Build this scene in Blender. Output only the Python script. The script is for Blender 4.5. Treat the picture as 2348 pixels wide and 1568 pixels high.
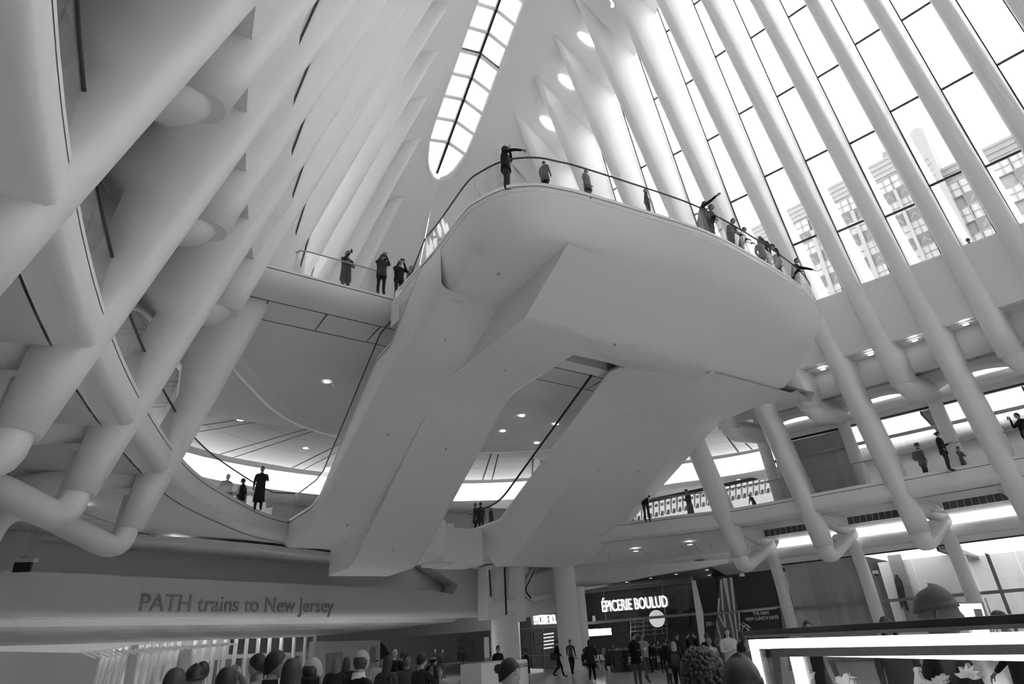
import bpy, bmesh, math, random
import numpy as np
from mathutils import Vector, Matrix

for o in list(bpy.data.objects): bpy.data.objects.remove(o, do_unlink=True)
scene = bpy.context.scene
COL = scene.collection
PI = math.pi
random.seed(7)

# ------------------------------------------------------------------ camera
F_PX, W_PX, H_PX = 1400.0, 2348.0, 1568.0
PITCH, ROLL, HEAD = math.radians(26.35), math.radians(3.6), math.radians(35.5)
CAM = np.array([-14.6, 0.0, 1.65])
_f = np.array([math.sin(HEAD)*math.cos(PITCH), math.cos(HEAD)*math.cos(PITCH), math.sin(PITCH)])
_r = np.array([math.cos(HEAD), -math.sin(HEAD), 0.0])
_u = np.cross(_r, _f)
_cr, _sr = math.cos(ROLL), math.sin(ROLL)
R2, U2 = _cr*_r - _sr*_u, _sr*_r + _cr*_u
cam_data = bpy.data.cameras.new('camera')
cam_data.sensor_width = 36.0
cam_data.lens = 36.0*F_PX/W_PX
cam_data.clip_start, cam_data.clip_end = 0.05, 600
cam = bpy.data.objects.new('camera', cam_data); COL.objects.link(cam)
M = Matrix(((R2[0], U2[0], -_f[0], CAM[0]), (R2[1], U2[1], -_f[1], CAM[1]), (R2[2], U2[2], -_f[2], CAM[2]), (0, 0, 0, 1)))
cam.matrix_world = M
scene.camera = cam

# ------------------------------------------------------------------ light of the place
world = bpy.data.worlds.new('overcast_sky'); scene.world = world
world.use_nodes = True
bg = world.node_tree.nodes['Background']
bg.inputs['Color'].default_value = (1, 1, 1, 1)
bg.inputs['Strength'].default_value = 3.1
scene.view_settings.view_transform = 'Standard'
scene.view_settings.look = 'None'
scene.view_settings.gamma = 1.0
scene.view_settings.use_curve_mapping = False
scene.view_settings.exposure = 0.0
scene.cycles.max_bounces = 5
scene.cycles.diffuse_bounces = 4
scene.cycles.glossy_bounces = 2
scene.cycles.transmission_bounces = 4
scene.cycles.transparent_max_bounces = 10
scene.cycles.use_adaptive_sampling = True
scene.cycles.adaptive_threshold = 0.25
scene.cycles.adaptive_min_samples = 8
scene.cycles.caustics_reflective = False
scene.cycles.caustics_refractive = False

# ------------------------------------------------------------------ measuring from the photograph
def ray(px, py): return (px-W_PX/2)*R2 + (H_PX/2-py)*U2 + F_PX*_f
def onz(px, py, z): d = ray(px, py); return CAM + d*((z-CAM[2])/d[2])
def ony(px, py, y): d = ray(px, py); return CAM + d*((y-CAM[1])/d[1])
def onx(px, py, x): d = ray(px, py); return CAM + d*((x-CAM[0])/d[0])
def atd(px, py, dist):
    d = ray(px, py); return CAM + d*(dist/math.hypot(d[0], d[1]))
def proj(P):
    d = np.array(P, float)-CAM
    return (W_PX/2+F_PX*(d@R2)/(d@_f), H_PX/2-F_PX*(d@U2)/(d@_f))

# ------------------------------------------------------------------ materials
MATS = {}
def mat(name, v, rough=0.6, metal=0.0, spec=0.5, noise=0.0, nscale=6.0, emit=0.0, bump=0.0):
    if name in MATS: return MATS[name]
    m = bpy.data.materials.new(name); m.use_nodes = True
    nt = m.node_tree; b = nt.nodes['Principled BSDF']
    b.inputs['Base Color'].default_value = (v, v, v, 1)
    b.inputs['Roughness'].default_value = rough
    b.inputs['Metallic'].default_value = metal
    b.inputs['Specular IOR Level'].default_value = spec
    if emit:
        b.inputs['Emission Color'].default_value = (1, 1, 1, 1)
        b.inputs['Emission Strength'].default_value = emit
    if noise or bump:
        tc = nt.nodes.new('ShaderNodeTexCoord'); nz = nt.nodes.new('ShaderNodeTexNoise')
        nz.inputs['Scale'].default_value = nscale; nz.inputs['Detail'].default_value = 4
        nt.links.new(tc.outputs['Object'], nz.inputs['Vector'])
        if noise:
            r = nt.nodes.new('ShaderNodeMapRange')
            r.inputs['To Min'].default_value = v*(1-noise); r.inputs['To Max'].default_value = min(1, v*(1+noise))
            nt.links.new(nz.outputs['Fac'], r.inputs['Value']); nt.links.new(r.outputs['Result'], b.inputs['Base Color'])
        if bump:
            bp = nt.nodes.new('ShaderNodeBump'); bp.inputs['Strength'].default_value = bump
            nt.links.new(nz.outputs['Fac'], bp.inputs['Height']); nt.links.new(bp.outputs['Normal'], b.inputs['Normal'])
    MATS[name] = m
    return m
def glass(name, tint=1.0, f0=0.04, refl=1.0):
    if name in MATS: return MATS[name]
    m = bpy.data.materials.new(name); m.use_nodes = True
    nt = m.node_tree; nt.nodes.remove(nt.nodes['Principled BSDF'])
    out = nt.nodes['Material Output']
    tr = nt.nodes.new('ShaderNodeBsdfTransparent'); tr.inputs['Color'].default_value = (tint, tint, tint, 1)
    gl = nt.nodes.new('ShaderNodeBsdfGlossy'); gl.inputs['Roughness'].default_value = 0.02
    gl.inputs['Color'].default_value = (refl, refl, refl, 1)
    lw = nt.nodes.new('ShaderNodeLayerWeight'); lw.inputs['Blend'].default_value = 0.5
    pw = nt.nodes.new('ShaderNodeMath'); pw.operation = 'POWER'; pw.inputs[1].default_value = 5.0
    nt.links.new(lw.outputs['Facing'], pw.inputs[0])
    fr = nt.nodes.new('ShaderNodeMapRange'); fr.inputs['To Min'].default_value = f0; fr.inputs['To Max'].default_value = 0.75
    nt.links.new(pw.outputs[0], fr.inputs['Value'])
    mx = nt.nodes.new('ShaderNodeMixShader')
    nt.links.new(fr.outputs['Result'], mx.inputs[0]); nt.links.new(tr.outputs[0], mx.inputs[1]); nt.links.new(gl.outputs[0], mx.inputs[2])
    nt.links.new(mx.outputs[0], out.inputs['Surface'])
    MATS[name] = m
    return m
def emitter(name, strength, v=1.0):
    if name in MATS: return MATS[name]
    m = bpy.data.materials.new(name); m.use_nodes = True
    nt = m.node_tree; nt.nodes.remove(nt.nodes['Principled BSDF'])
    e = nt.nodes.new('ShaderNodeEmission'); e.inputs['Strength'].default_value = strength
    e.inputs['Color'].default_value = (v, v, v, 1)
    nt.links.new(e.outputs[0], nt.nodes['Material Output'].inputs['Surface'])
    MATS[name] = m
    return m
WHITE = mat('white_painted_steel', 0.90, 0.45, noise=0.012, nscale=0.8)
WALLW = mat('white_plaster', 0.88, 0.6, noise=0.012, nscale=0.7)
PANEL = mat('ceiling_panel', 0.8, 0.55, noise=0.015, nscale=0.9)
JOINT = mat('dark_joint', 0.06, 0.7)
GREYP = mat('grey_panel', 0.5, 0.5, noise=0.02)
STONE = mat('pale_marble', 0.84, 0.14, noise=0.06, nscale=0.6)
BLACK = mat('black_metal', 0.02, 0.35)
RAILM = mat('dark_steel_rail', 0.09, 0.28, metal=0.6)
STEEL = mat('brushed_steel', 0.42, 0.3, metal=0.8)
GLASS = glass('balustrade_glass', 0.95, 0.035)
GLASSW = glass('window_glass', 0.985, 0.02)
GLASSS = glass('shop_glass', 0.93, 0.05)
LAMP = emitter('downlight_lens', 6.0)
COVE = emitter('cove_light', 2.2)
DARK = mat('dark_recess', 0.035, 0.6)
VENT = mat('vent_grille', 0.12, 0.5)

# ------------------------------------------------------------------ mesh helpers
def tag(o, label=None, cat=None, group=None, kind=None):
    if label: o['label'] = label
    if cat: o['category'] = cat
    if group: o['group'] = group
    if kind: o['kind'] = kind
    return o
def empty(name, loc=(0, 0, 0), rz=0.0, label=None, cat=None, group=None, kind=None):
    o = bpy.data.objects.new(name, None); COL.objects.link(o)
    o.location = loc; o.rotation_euler = (0, 0, rz); o.empty_display_size = 0.1
    return tag(o, label, cat, group, kind)
def obj(name, data, parent=None, loc=None, rz=None, label=None, cat=None, group=None, kind=None):
    o = bpy.data.objects.new(name, data); COL.objects.link(o)
    if parent is not None: o.parent = parent
    if loc is not None: o.location = loc
    if rz is not None: o.rotation_euler = (0, 0, rz)
    return tag(o, label, cat, group, kind)
class MB:
    def __init__(s): s.v = []; s.f = []; s.m = []; s.sm = []
    def add(s, vs, fs, mi=0, smooth=False):
        n = len(s.v); s.v += [tuple(map(float, p)) for p in vs]
        for f in fs: s.f.append(tuple(i+n for i in f)); s.m.append(mi); s.sm.append(smooth)
        return s
    def box(s, x0, x1, y0, y1, z0, z1, mi=0):
        return s.add([(x0,y0,z0),(x1,y0,z0),(x1,y1,z0),(x0,y1,z0),(x0,y0,z1),(x1,y0,z1),(x1,y1,z1),(x0,y1,z1)],
                     [(0,3,2,1),(4,5,6,7),(0,1,5,4),(1,2,6,5),(2,3,7,6),(3,0,4,7)], mi)
    def bar(s, a, b, w, h, up=(0,0,1), mi=0):
        a, b = np.array(a, float), np.array(b, float); d = b-a; d /= np.linalg.norm(d)
        sd = np.cross(d, up); n = np.linalg.norm(sd)
        sd = sd/n if n > 1e-6 else np.array([1., 0, 0]); u = np.cross(sd, d)
        c = [sd*w/2*i+u*h/2*j for i, j in ((-1,-1),(1,-1),(1,1),(-1,1))]
        return s.add([a+k for k in c]+[b+k for k in c], [(0,1,2,3),(7,6,5,4),(0,4,5,1),(1,5,6,2),(2,6,7,3),(3,7,4,0)], mi)
    def tube(s, pts, r, n=8, mi=0, cap=True):
        pts = [np.array(p, float) for p in pts]; rows = []; prev = None
        for i, p in enumerate(pts):
            t = pts[min(i+1, len(pts)-1)]-pts[max(i-1, 0)]; t /= (np.linalg.norm(t)+1e-9)
            ref = np.array([0, 0, 1.]) if abs(t[2]) < 0.95 else np.array([0, 1., 0])
            a = np.cross(t, ref); a /= np.linalg.norm(a)
            if prev is not None and a@prev < 0: a = -a
            prev = a; b = np.cross(t, a); rr = r[i] if hasattr(r, '__len__') else r
            rows.append([p+rr*(math.cos(2*PI*k/n)*a+math.sin(2*PI*k/n)*b) for k in range(n)])
        return s.grid(rows, close=True, mi=mi, smooth=True, cap=cap)
    def grid(s, rows, close=False, mi=0, smooth=True, cap=False):
        n = len(rows[0]); vs = [p for r in rows for p in r]; fs = []
        for i in range(len(rows)-1):
            for k in range(n if close else n-1):
                k2 = (k+1) % n; fs.append((i*n+k, i*n+k2, (i+1)*n+k2, (i+1)*n+k))
        s.add(vs, fs, mi, smooth)
        if cap:
            b = len(s.v)-len(vs)
            s.f.append(tuple(b+k for k in range(n))[::-1]); s.m.append(mi); s.sm.append(False)
            s.f.append(tuple(b+(len(rows)-1)*n+k for k in range(n))); s.m.append(mi); s.sm.append(False)
        return s
    def prism(s, poly, z0, z1, mi=0):
        n = len(poly)
        return s.add([(x,y,z0) for x,y in poly]+[(x,y,z1) for x,y in poly],
                     [tuple(range(n))[::-1], tuple(range(n,2*n))]+[(i,(i+1)%n,n+(i+1)%n,n+i) for i in range(n)], mi)
    def lathe(s, prof, n=16, c=(0,0,0), mi=0):
        rows = [[(c[0]+r*math.cos(2*PI*k/n), c[1]+r*math.sin(2*PI*k/n), c[2]+z) for k in range(n)] for r, z in prof]
        return s.grid(rows, close=True, mi=mi, cap=True)
    def disc(s, c, rx, ry, n=20, mi=0, down=True):
        vs = [(c[0]+rx*math.cos(2*PI*k/n), c[1]+ry*math.sin(2*PI*k/n), c[2]) for k in range(n)]
        return s.add(vs, [tuple(range(n))[::-1] if down else tuple(range(n))], mi)
    def mesh(s, name, mats, fix=True):
        me = bpy.data.meshes.new(name); me.from_pydata(s.v, [], s.f)
        for m in (mats if isinstance(mats, (list, tuple)) else [mats]): me.materials.append(m)
        me.polygons.foreach_set('material_index', s.m); me.polygons.foreach_set('use_smooth', s.sm)
        if fix:
            bm = bmesh.new(); bm.from_mesh(me); bmesh.ops.recalc_face_normals(bm, faces=bm.faces); bm.to_mesh(me); bm.free()
        me.update(); return me
    def build(s, name, mats, parent=None, loc=None, rz=None, label=None, cat=None, group=None, kind=None, fix=True):
        return obj(name, s.mesh(name, mats, fix), parent, loc, rz, label, cat, group, kind)
def smoothstep(t): t = min(1, max(0, t)); return t*t*(3-2*t)
def interp(x, xs, ys): return float(np.interp(x, xs, ys))
def catmull(pts, n=6):
    P = [np.array(p, float) for p in pts]; out = []
    for i in range(len(P)-1):
        p0, p1, p2, p3 = P[max(i-1,0)], P[i], P[i+1], P[min(i+2,len(P)-1)]
        for k in range(n):
            t = k/n
            out.append(0.5*((2*p1)+(-p0+p2)*t+(2*p0-5*p1+4*p2-p3)*t*t+(-p0+3*p1-3*p2+p3)*t**3))
    out.append(P[-1]); return out
def fillet(pts, r=0.3, n=5):
    P = [np.array(p, float) for p in pts]; out = [P[0]]
    for i in range(1, len(P)-1):
        a, b, c = P[i-1], P[i], P[i+1]
        d1 = (a-b)/np.linalg.norm(a-b); d2 = (c-b)/np.linalg.norm(c-b)
        k = min(r, 0.45*np.linalg.norm(a-b), 0.45*np.linalg.norm(c-b))
        s0, s1 = b+d1*k, b+d2*k
        for j in range(n+1):
            t = j/n; out.append((1-t)**2*s0+2*t*(1-t)*b+t*t*s1)
    out.append(P[-1]); return out
def text(name, body, size, loc, ax, m, parent=None, extrude=0.03, align='CENTER', up=(0,0,1), xs=1.0, bold=0.0, **kw):
    cu = bpy.data.curves.new(name, 'FONT'); cu.body = body; cu.size = size; cu.extrude = extrude
    cu.align_x = align; cu.align_y = 'CENTER'; cu.offset = bold
    cu.materials.append(m)
    o = bpy.data.objects.new(name, cu); COL.objects.link(o)
    ax = Vector(ax).normalized(); u = Vector(up).normalized(); n = ax.cross(u).normalized()
    mw = Matrix(((ax.x*xs, u.x, n.x, loc[0]), (ax.y*xs, u.y, n.y, loc[1]), (ax.z*xs, u.z, n.z, loc[2]), (0,0,0,1)))
    dg = bpy.context.evaluated_depsgraph_get(); dg.update()
    me = bpy.data.meshes.new_from_object(o.evaluated_get(dg)); bpy.data.objects.remove(o, do_unlink=True); bpy.data.curves.remove(cu)
    if not me.materials: me.materials.append(m)
    o = bpy.data.objects.new(name, me); COL.objects.link(o)
    if parent is not None:
        o.parent = parent; o.matrix_parent_inverse = Matrix.Identity(4)
        o.matrix_local = parent.matrix_basis.inverted() @ mw
    else: o.matrix_world = mw
    return tag(o, **kw)
# ------------------------------------------------------------------ the hall: shared shape functions
Z2, Z3 = 7.4, 13.6                      # top of the kerb on the two galleries
CF = {1: (12.742, -2.594, -4.795, -0.569, -0.557, 0.026), -1: (12.391, -2.105, -4.697, -1.056, -0.243, -0.155)}
def w_in(sd, z, y):                     # inner face of a rib, measured from the axis
    if y < -11: y = -22-y
    a = (y-12)/10; b = (z-15)/15
    if sd < 0 and a < -0.8: a = -0.8
    c = CF[sd]
    return c[0]+c[1]*a+c[2]*b+c[3]*a*a+c[4]*a*b+c[5]*b*b
def z_ridge(y):
    if y < -11: y = -22-y
    if y > 27.9: return 29.8-(y-27.9)*2.3
    z = 29.8+0.89*(27.9-y)
    return z if y > 14 else 42.17+(14-y)*0.89*math.exp(-(14-y)/9.0)
def z_wtop(y):
    if y < -11: y = -22-y
    return min(36.6-0.95*(y-14.9), 41.0) if y > 10 else 41.0
def depth_g(z, y):
    if y < -11: y = -22-y
    return 0.35+(0.135+0.005*(max(2, y)-9))*max(0, z-15.8)
def x_glass(sd, z, y): return w_in(sd, z, y)+depth_g(z, y)
def edge_half(y):
    if y < -11: y = -22-y
    return 1.45 if y < 25.5 else max(0.02, 1.45*math.sqrt(max(0, 1-((y-25.5)/2.4)**2)))
def x_ceil(sd, z, y):
    zt = z_wtop(y); x1 = x_glass(sd, zt, y); zr = z_ridge(y)-0.55; x2 = edge_half(y)
    t = min(1, max(0, (z-zt)/(zr-zt)))
    return x1+(x2-x1)*(t**0.92)
def sweep(mb, path, ha, hb, y, sgn, n=14, ex=2.5, mi=0):
    """path: (x, z) points in the plane of the rib; ha in-plane half thickness, hb half width along the hall"""
    P = [np.array(p, float) for p in path]; rows = []
    for i, p in enumerate(P):
        t = P[min(i+1, len(P)-1)]-P[max(i-1, 0)]; t /= np.linalg.norm(t)
        nn = np.array([-t[1], t[0]])
        a = ha[i] if hasattr(ha, '__len__') else ha
        row = []
        for k in range(n):
            th = 2*PI*k/n; c, s = math.cos(th), math.sin(th)
            cx = math.copysign(abs(c)**(2/ex), c)*a; cy = math.copysign(abs(s)**(2/ex), s)*hb
            q = p+nn*cx; row.append((sgn*q[0], y+cy, q[1]))
        rows.append(row)
    mb.grid(rows, close=True, mi=mi, cap=True)
ORD = ['first', 'second', 'third', 'fourth', 'fifth', 'sixth', 'seventh', 'eighth', 'ninth', 'tenth', 'eleventh', 'twelfth',
       'thirteenth', 'fourteenth', 'fifteenth', 'sixteenth', 'seventeenth', 'eighteenth', 'nineteenth', 'twentieth']
def make_rib(sd, y, long_, label):
    far = y > (20.6 if sd < 0 else 21.3)
    t = empty('steel_rib', (sd*w_in(sd, 14 if far else 5, y), y, 14 if far else (0 if long_ else Z2)),
              label=label, cat='rib', group='ribs of the right wall' if sd > 0 else 'ribs of the left wall')
    ox, oy, oz = t.location
    def put(mb, nm):
        mb.v = [(a-ox, b-oy, c-oz) for a, b, c in mb.v]; mb.build(nm, WHITE, t)
    base = 4.7 if long_ else 10.8
    z0 = 14.0 if far else base+0.35
    zt = z0
    while zt < z_ridge(y)-0.6 and (zt < z_wtop(y) or w_in(sd, zt, y) < x_ceil(sd, zt, y)-0.05): zt += 0.1
    rows = []; N = 30
    for i in range(N+1):
        z = z0+(zt-z0)*(i/N)
        xi = w_in(sd, z, y); low = z-(z0 if not far else -99)
        if long_: d = 0.6+0.45*smoothstep(low/2.2)+(1.6*smoothstep((z-9.7)/1.0) if sd < 0 else 1.2*smoothstep((z-12.0)/1.0))
        else: d = (1.08 if sd < 0 else 0.95)+1.55*smoothstep((z-11.6)/1.2)
        if far: d = 1.6
        d = max(d, depth_g(z, y)+0.35) if z > 15.0 else d
        if z > z_wtop(y): d = max(0.12, min(d, x_ceil(sd, z, y)+0.35-xi))
        hw = interp(z, (5, 12, 25, 38), (0.41, 0.40, 0.30, 0.2))*(1-0.5*smoothstep((i/N-0.85)/0.15))
        r = min(0.33, d*0.5); row = []
        for k in range(9):
            th = PI/2+PI*k/8
            row.append((sd*(xi+r+r*math.cos(th)), y+hw*math.sin(th)*(1 if sd > 0 else 1), z))
        row += [(sd*(xi+d), y-hw, z), (sd*(xi+d), y+hw, z)]
        rows.append(row)
    mb = MB(); mb.grid(rows, close=True, cap=True)
    put(mb, 'rib_blade')
    if far: return t
    x0 = w_in(sd, base, y)
    def pp(l): return [(x0+o, base-4.7+z) for o, z in l]
    mb = MB()
    if long_:
        sweep(mb, fillet(pp([(0.22, 5.9), (0.33, 4.48), (2.0, 5.26), (3.0, 5.75)]), 0.5, 6), 0.30, 0.40, y, sd)
        put(mb, 'strut')
        mb = MB(); sweep(mb, pp([(0.35, 6.6), (1.3, 6.42), (2.3, 6.05), (3.1, 5.85)]), 0.4, 0.31, y, sd)
        put(mb, 'beam')
    else:
        sweep(mb, fillet(pp([(0.54, 6.3), (0.56, 4.95), (3.1, 5.15)]), 0.75, 8), 0.53, 0.40, y, sd)
        put(mb, 'beam')
    fl = 0.0 if long_ else Z2-0.1
    xs = x0+3.1
    mb = MB(); sweep(mb, fillet([(x0+1.7, base+0.75), (xs-0.1, base+0.75), (xs+0.12, base-0.6), (xs+0.35, fl)], 0.7, 6), 0.24, 0.3, y, sd)
    put(mb, 'column')
    return t
RIB_R = [13+1.97*j for j in range(-8, 8)]
RIB_L = [12+2.0*j for j in range(-7, 9)]
for sd, ys in ((1, RIB_R), (-1, RIB_L)):
    nl = ns = 0
    for q, y in enumerate(reversed(ys)):
        j = round((y-(13 if sd > 0 else 12))/(1.97 if sd > 0 else 2.0))
        lg = j % 2 == 0
        side = 'right' if sd > 0 else 'left'
        if lg: nl += 1; o = ORD[nl-1]; kind = 'long hook-footed steel rib'
        else: ns += 1; o = ORD[ns-1]; kind = 'short round-ended steel rib'
        make_rib(sd, y, lg, 'white %s on the %s wall, %s from the far end' % (kind, side, o))

# ------------------------------------------------------------------ roof shell above the windows
def shell_rows(sd, ys):
    rows = []
    for y in ys:
        zt = z_wtop(y) if y < 24.9 else 13.4
        zr = z_ridge(y)-0.55; x2 = edge_half(y) if y < 27.9 else 0.02
        row = []
        if y < 24.9:
            for i in range(13):
                z = zt+(zr-zt)*i/12; row.append((sd*(x_ceil(sd, z, y)+0.02), y, z))
        else:
            zt2 = min(z_wtop(y), zr-0.4); x1 = x_glass(sd, zt2, y)
            ye = max(0.0, min(1, (y-24.9)/9.0))
            xb = x_glass(sd, 13.4, y)
            for i in range(13):
                if i < 6:
                    z = 13.4+(zt2-13.4)*i/6; x = xb+(x1-xb)*i/6
                else:
                    k = (i-6)/6; z = zt2+(zr-zt2)*k**0.9; x = x1+(x2-x1)*k
                row.append((sd*max(0.02, x)*(1-0.35*ye*ye), y, z))
        rows.append(row)
    return rows
ys1 = [RIB_R[0]-2+i*1.0 for i in range(0, 28)]
ys1 = [y for y in ys1 if y < 24.6]+[24.6]
ys2 = [24.9, 25.6, 26.3, 27.0, 27.5, 27.85, 28.6, 29.6, 30.6, 31.6, 32.6, 33.6, 34.6]
for sd, nm in ((1, 'ceiling_right'), (-1, 'ceiling_left')):
    mb = MB(); mb.grid(shell_rows(sd, ys1)); mb.grid(shell_rows(sd, ys2))
    # jamb that closes the last window against the solid prow
    mb.grid([shell_rows(sd, [24.6])[0], shell_rows(sd, [24.9])[0]])
    mb.build(nm, WALLW, kind='structure', label='smooth white vault above the %s windows up to the skylight' % nm[8:], fix=False)
mb = MB(); mb.box(-12, 12, 34.6, 34.9, 13.3, 15.5); mb.build('wall_far', WALLW, kind='structure', label='white wall behind the upper deck')
# round-edged collar of the skylight
mb = MB()
for sd in (1, -1):
    rows = []
    for y in [RIB_R[0]-2+i*1.0 for i in range(33)]+[27.3, 27.6, 27.85]:
        if y > 27.9: continue
        x = edge_half(y); z = z_ridge(y)-0.55
        rows.append([(sd*(x+0.16), y, z-0.10), (sd*(x+0.02), y, z-0.13), (sd*(x-0.08), y, z-0.03), (sd*(x-0.08), y, z+0.32)])
    mb.grid(sorted(rows, key=lambda r: r[0][1]))
mb.build('trim_1', WHITE, kind='structure', label='rounded white collar around the skylight slot', fix=False)

mb = MB(); pts = []
for k in range(13):
    th = PI*k/12; yy = 25.5+2.4*math.sin(th); xx = 1.45*math.cos(th); pts.append((xx, yy))
zE = 29.2
rowa = [(x, y, z_ridge(min(27.9, y))-0.66) for x, y in pts]; rowb = [(x*1.25, y+0.35, z_ridge(min(27.9, y))-1.1) for x, y in pts]; rowc = [(x*0.93, y-0.06, z_ridge(min(27.9, y))-0.4) for x, y in pts]
mb.grid([rowc, rowa, rowb]); mb.grid([rowb, [(x*1.9, y+1.2, z_ridge(min(27.9, y))-2.8) for x, y in pts]])
mb.build('trim_6', WHITE, kind='structure', label='rounded white end of the skylight slot', fix=False)

# ------------------------------------------------------------------ oval lamps in the vault
for k, (px, py, yy) in enumerate(((1258, 283, 21.9), (1300, 187, 19.9), (1345, 90, 17.95), (1388, 0, 15.95))):
    d = ray(px, py); best = None
    for s in np.linspace(0.012, 0.05, 900):
        P = CAM+d*s
        if P[2] > z_wtop(P[1]) and P[0] > 0 and P[0] > x_ceil(1, P[2], P[1])-0.06: best = P; break
    if best is None: continue
    c = np.array(best); e = 0.05
    tz = np.array([x_ceil(1, c[2]+0.3, c[1])-x_ceil(1, c[2], c[1]), 0, 0.3]); tz /= np.linalg.norm(tz)
    ty = np.array([x_ceil(1, c[2], c[1]+0.3)-x_ceil(1, c[2], c[1]), 0.3, 0]); ty /= np.linalg.norm(ty)
    n = np.cross(ty, tz); n = n if n[0] < 0 else -n
    mb = MB(); pts = [c+n*0.03+0.62*math.cos(2*PI*i/24)*tz+0.36*math.sin(2*PI*i/24)*ty for i in range(24)]
    mb.add(pts+[p-n*0.05 for p in pts], [tuple(range(24))]+[(i, (i+1) % 24, 24+(i+1) % 24, 24+i) for i in range(24)])
    mb.build('oval_lamp', LAMP, label='bright oval vault lamp, %s from the balcony upward' % ORD[k], cat='lamp', group='oval lamps in the vault', fix=False)

# ------------------------------------------------------------------ windows between the ribs
wn = 0
for sd, ys in ((1, RIB_R), (-1, RIB_L)):
    for a, b in zip(ys[:-1], ys[1:]):
        if a > 24: continue
        wn += 1
        y0, y1 = a+0.36, b-0.36; ym = (a+b)/2
        zt = z_wtop(ym)-0.05
        t = empty('window_%d' % wn, (sd*x_glass(sd, 15.8, ym), ym, 15.8), kind='structure',
                  label='tall narrow window bay on the %s wall between two ribs' % ('right' if sd > 0 else 'left'))
        lx, ly, lz = t.location
        zs = [15.8]
        step = 4.15
        z = 15.8+step*(0.62+0.06*(wn % 3))
        while z < zt-0.5: zs.append(z); z += step
        zs.append(zt)
        fr = MB()
        def gp(z, y): return (sd*x_glass(sd, z, y)-lx, y-ly, z-lz)
        for i in range(len(zs)-1):
            mb = MB(); za, zb = zs[i]+0.03, zs[i+1]-0.03
            c4 = [gp(za, y0), gp(za, y1), gp(zb, y1), gp(zb, y0)]
            o4 = [(p[0]+sd*0.03, p[1], p[2]) for p in c4]
            mb.add(c4+o4, [(0,1,2,3), (7,6,5,4), (0,4,5,1), (1,5,6,2), (2,6,7,3), (3,7,4,0)])
            mb.build('pane', GLASSW, t)
        for z in zs[1:-1]:
            mb = MB(); mb.bar(gp(z, y0), gp(z, y1), 0.07, 0.09); mb.build('mullion', BLACK, t)
        mb = MB()
        for k in range(10):
            za, zb = 15.8+(zt-15.8)*k/10, 15.8+(zt-15.8)*(k+1)/10
            mb.bar(gp(za, y1), gp(zb, y1), 0.05, 0.06, up=(1, 0, 0)); mb.bar(gp(za, y0), gp(zb, y0), 0.05, 0.06, up=(1, 0, 0))
        mb.bar(gp(zt, y0), gp(zt, y1), 0.08, 0.08)
        mb.build('frame', BLACK, t)

# the half of the hall behind the camera closes the room
for sd, nm in ((1, 'wall_rear_right'), (-1, 'wall_rear_left')):
    mb = MB()
    y = (RIB_R if sd > 0 else RIB_L)[0]-1.97
    while y > -43:
        rows = []
        for i in range(9):
            z = 6.5+(z_ridge(y)-1.5-6.5)*i/8; xi = w_in(sd, z, y); d = max(1.0, min(depth_g(z, y)+0.3, 4)) if z > 10 else 0.8
            if z > z_wtop(y): d = max(0.12, x_ceil(sd, z, y)+0.35-xi)
            rows.append([(sd*xi, y-0.2, z), (sd*xi, y+0.2, z), (sd*(xi+d), y+0.3, z), (sd*(xi+d), y-0.3, z)])
        mb.grid(rows, close=True, smooth=False); y -= 1.97
    ys3 = list(np.linspace(-44, RIB_R[0]-1.5, 26))
    rows = []
    for y in ys3:
        zt = z_wtop(y); zr = z_ridge(y)-0.55
        rows.append([(sd*(x_ceil(sd, zt+(zr-zt)*i/8, y)+0.02), y, zt+(zr-zt)*i/8) for i in range(9)])
    mb.grid(rows)
    mb.grid([[(sd*(w_in(sd, 13, y)+0.34), y, 12.9), (sd*(w_in(sd, 15.8, y)+0.3), y, 15.8), (sd*(w_in(sd, 15.8, y)+8), y, 15.8)] for y in ys3])
    mb.grid([[(sd*(w_in(sd, 7, y)+6.5), y, 0), (sd*(w_in(sd, 7, y)+6.5), y, 15.8)] for y in ys3])
    mb.build(nm, WALLW, kind='structure', label='ribbed white hall wall behind the viewpoint', fix=False)
MB().box(-24, 24, -46, -45.5, 0, 34).build('wall_rear', WALLW, kind='structure', label='white end wall behind the viewpoint')

# parapet wall below the windows, one panel in each bay
for sd, ys, nm in ((1, RIB_R, 'wall_right'), (-1, RIB_L, 'wall_left')):
    w = empty(nm, (sd*13, 10, 13), kind='structure', label='white parapet wall of the street level on the %s' % nm[5:])
    for a, b in zip(ys[:-1], ys[1:]):
        if a > 24: continue
        mb = MB()
        for y_a, y_b in ((a+0.2, b-0.2),):
            rows = []
            for y in (y_a, y_b):
                xb, xt = w_in(sd, 13.0, y)+0.34, w_in(sd, 15.8, y)+0.3
                rows.append([(sd*(xb+0.5), y, 13.05), (sd*xb, y, 13.0), (sd*xt, y, 15.72), (sd*(xt+0.03), y, 15.8), (sd*(xt+1.2), y, 15.82)])
            mb.grid(rows, smooth=False)
        mb.v = [(p[0]-sd*13, p[1]-10, p[2]-13) for p in mb.v]
        mb.build('wall_panel', WALLW, w, fix=False)

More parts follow.
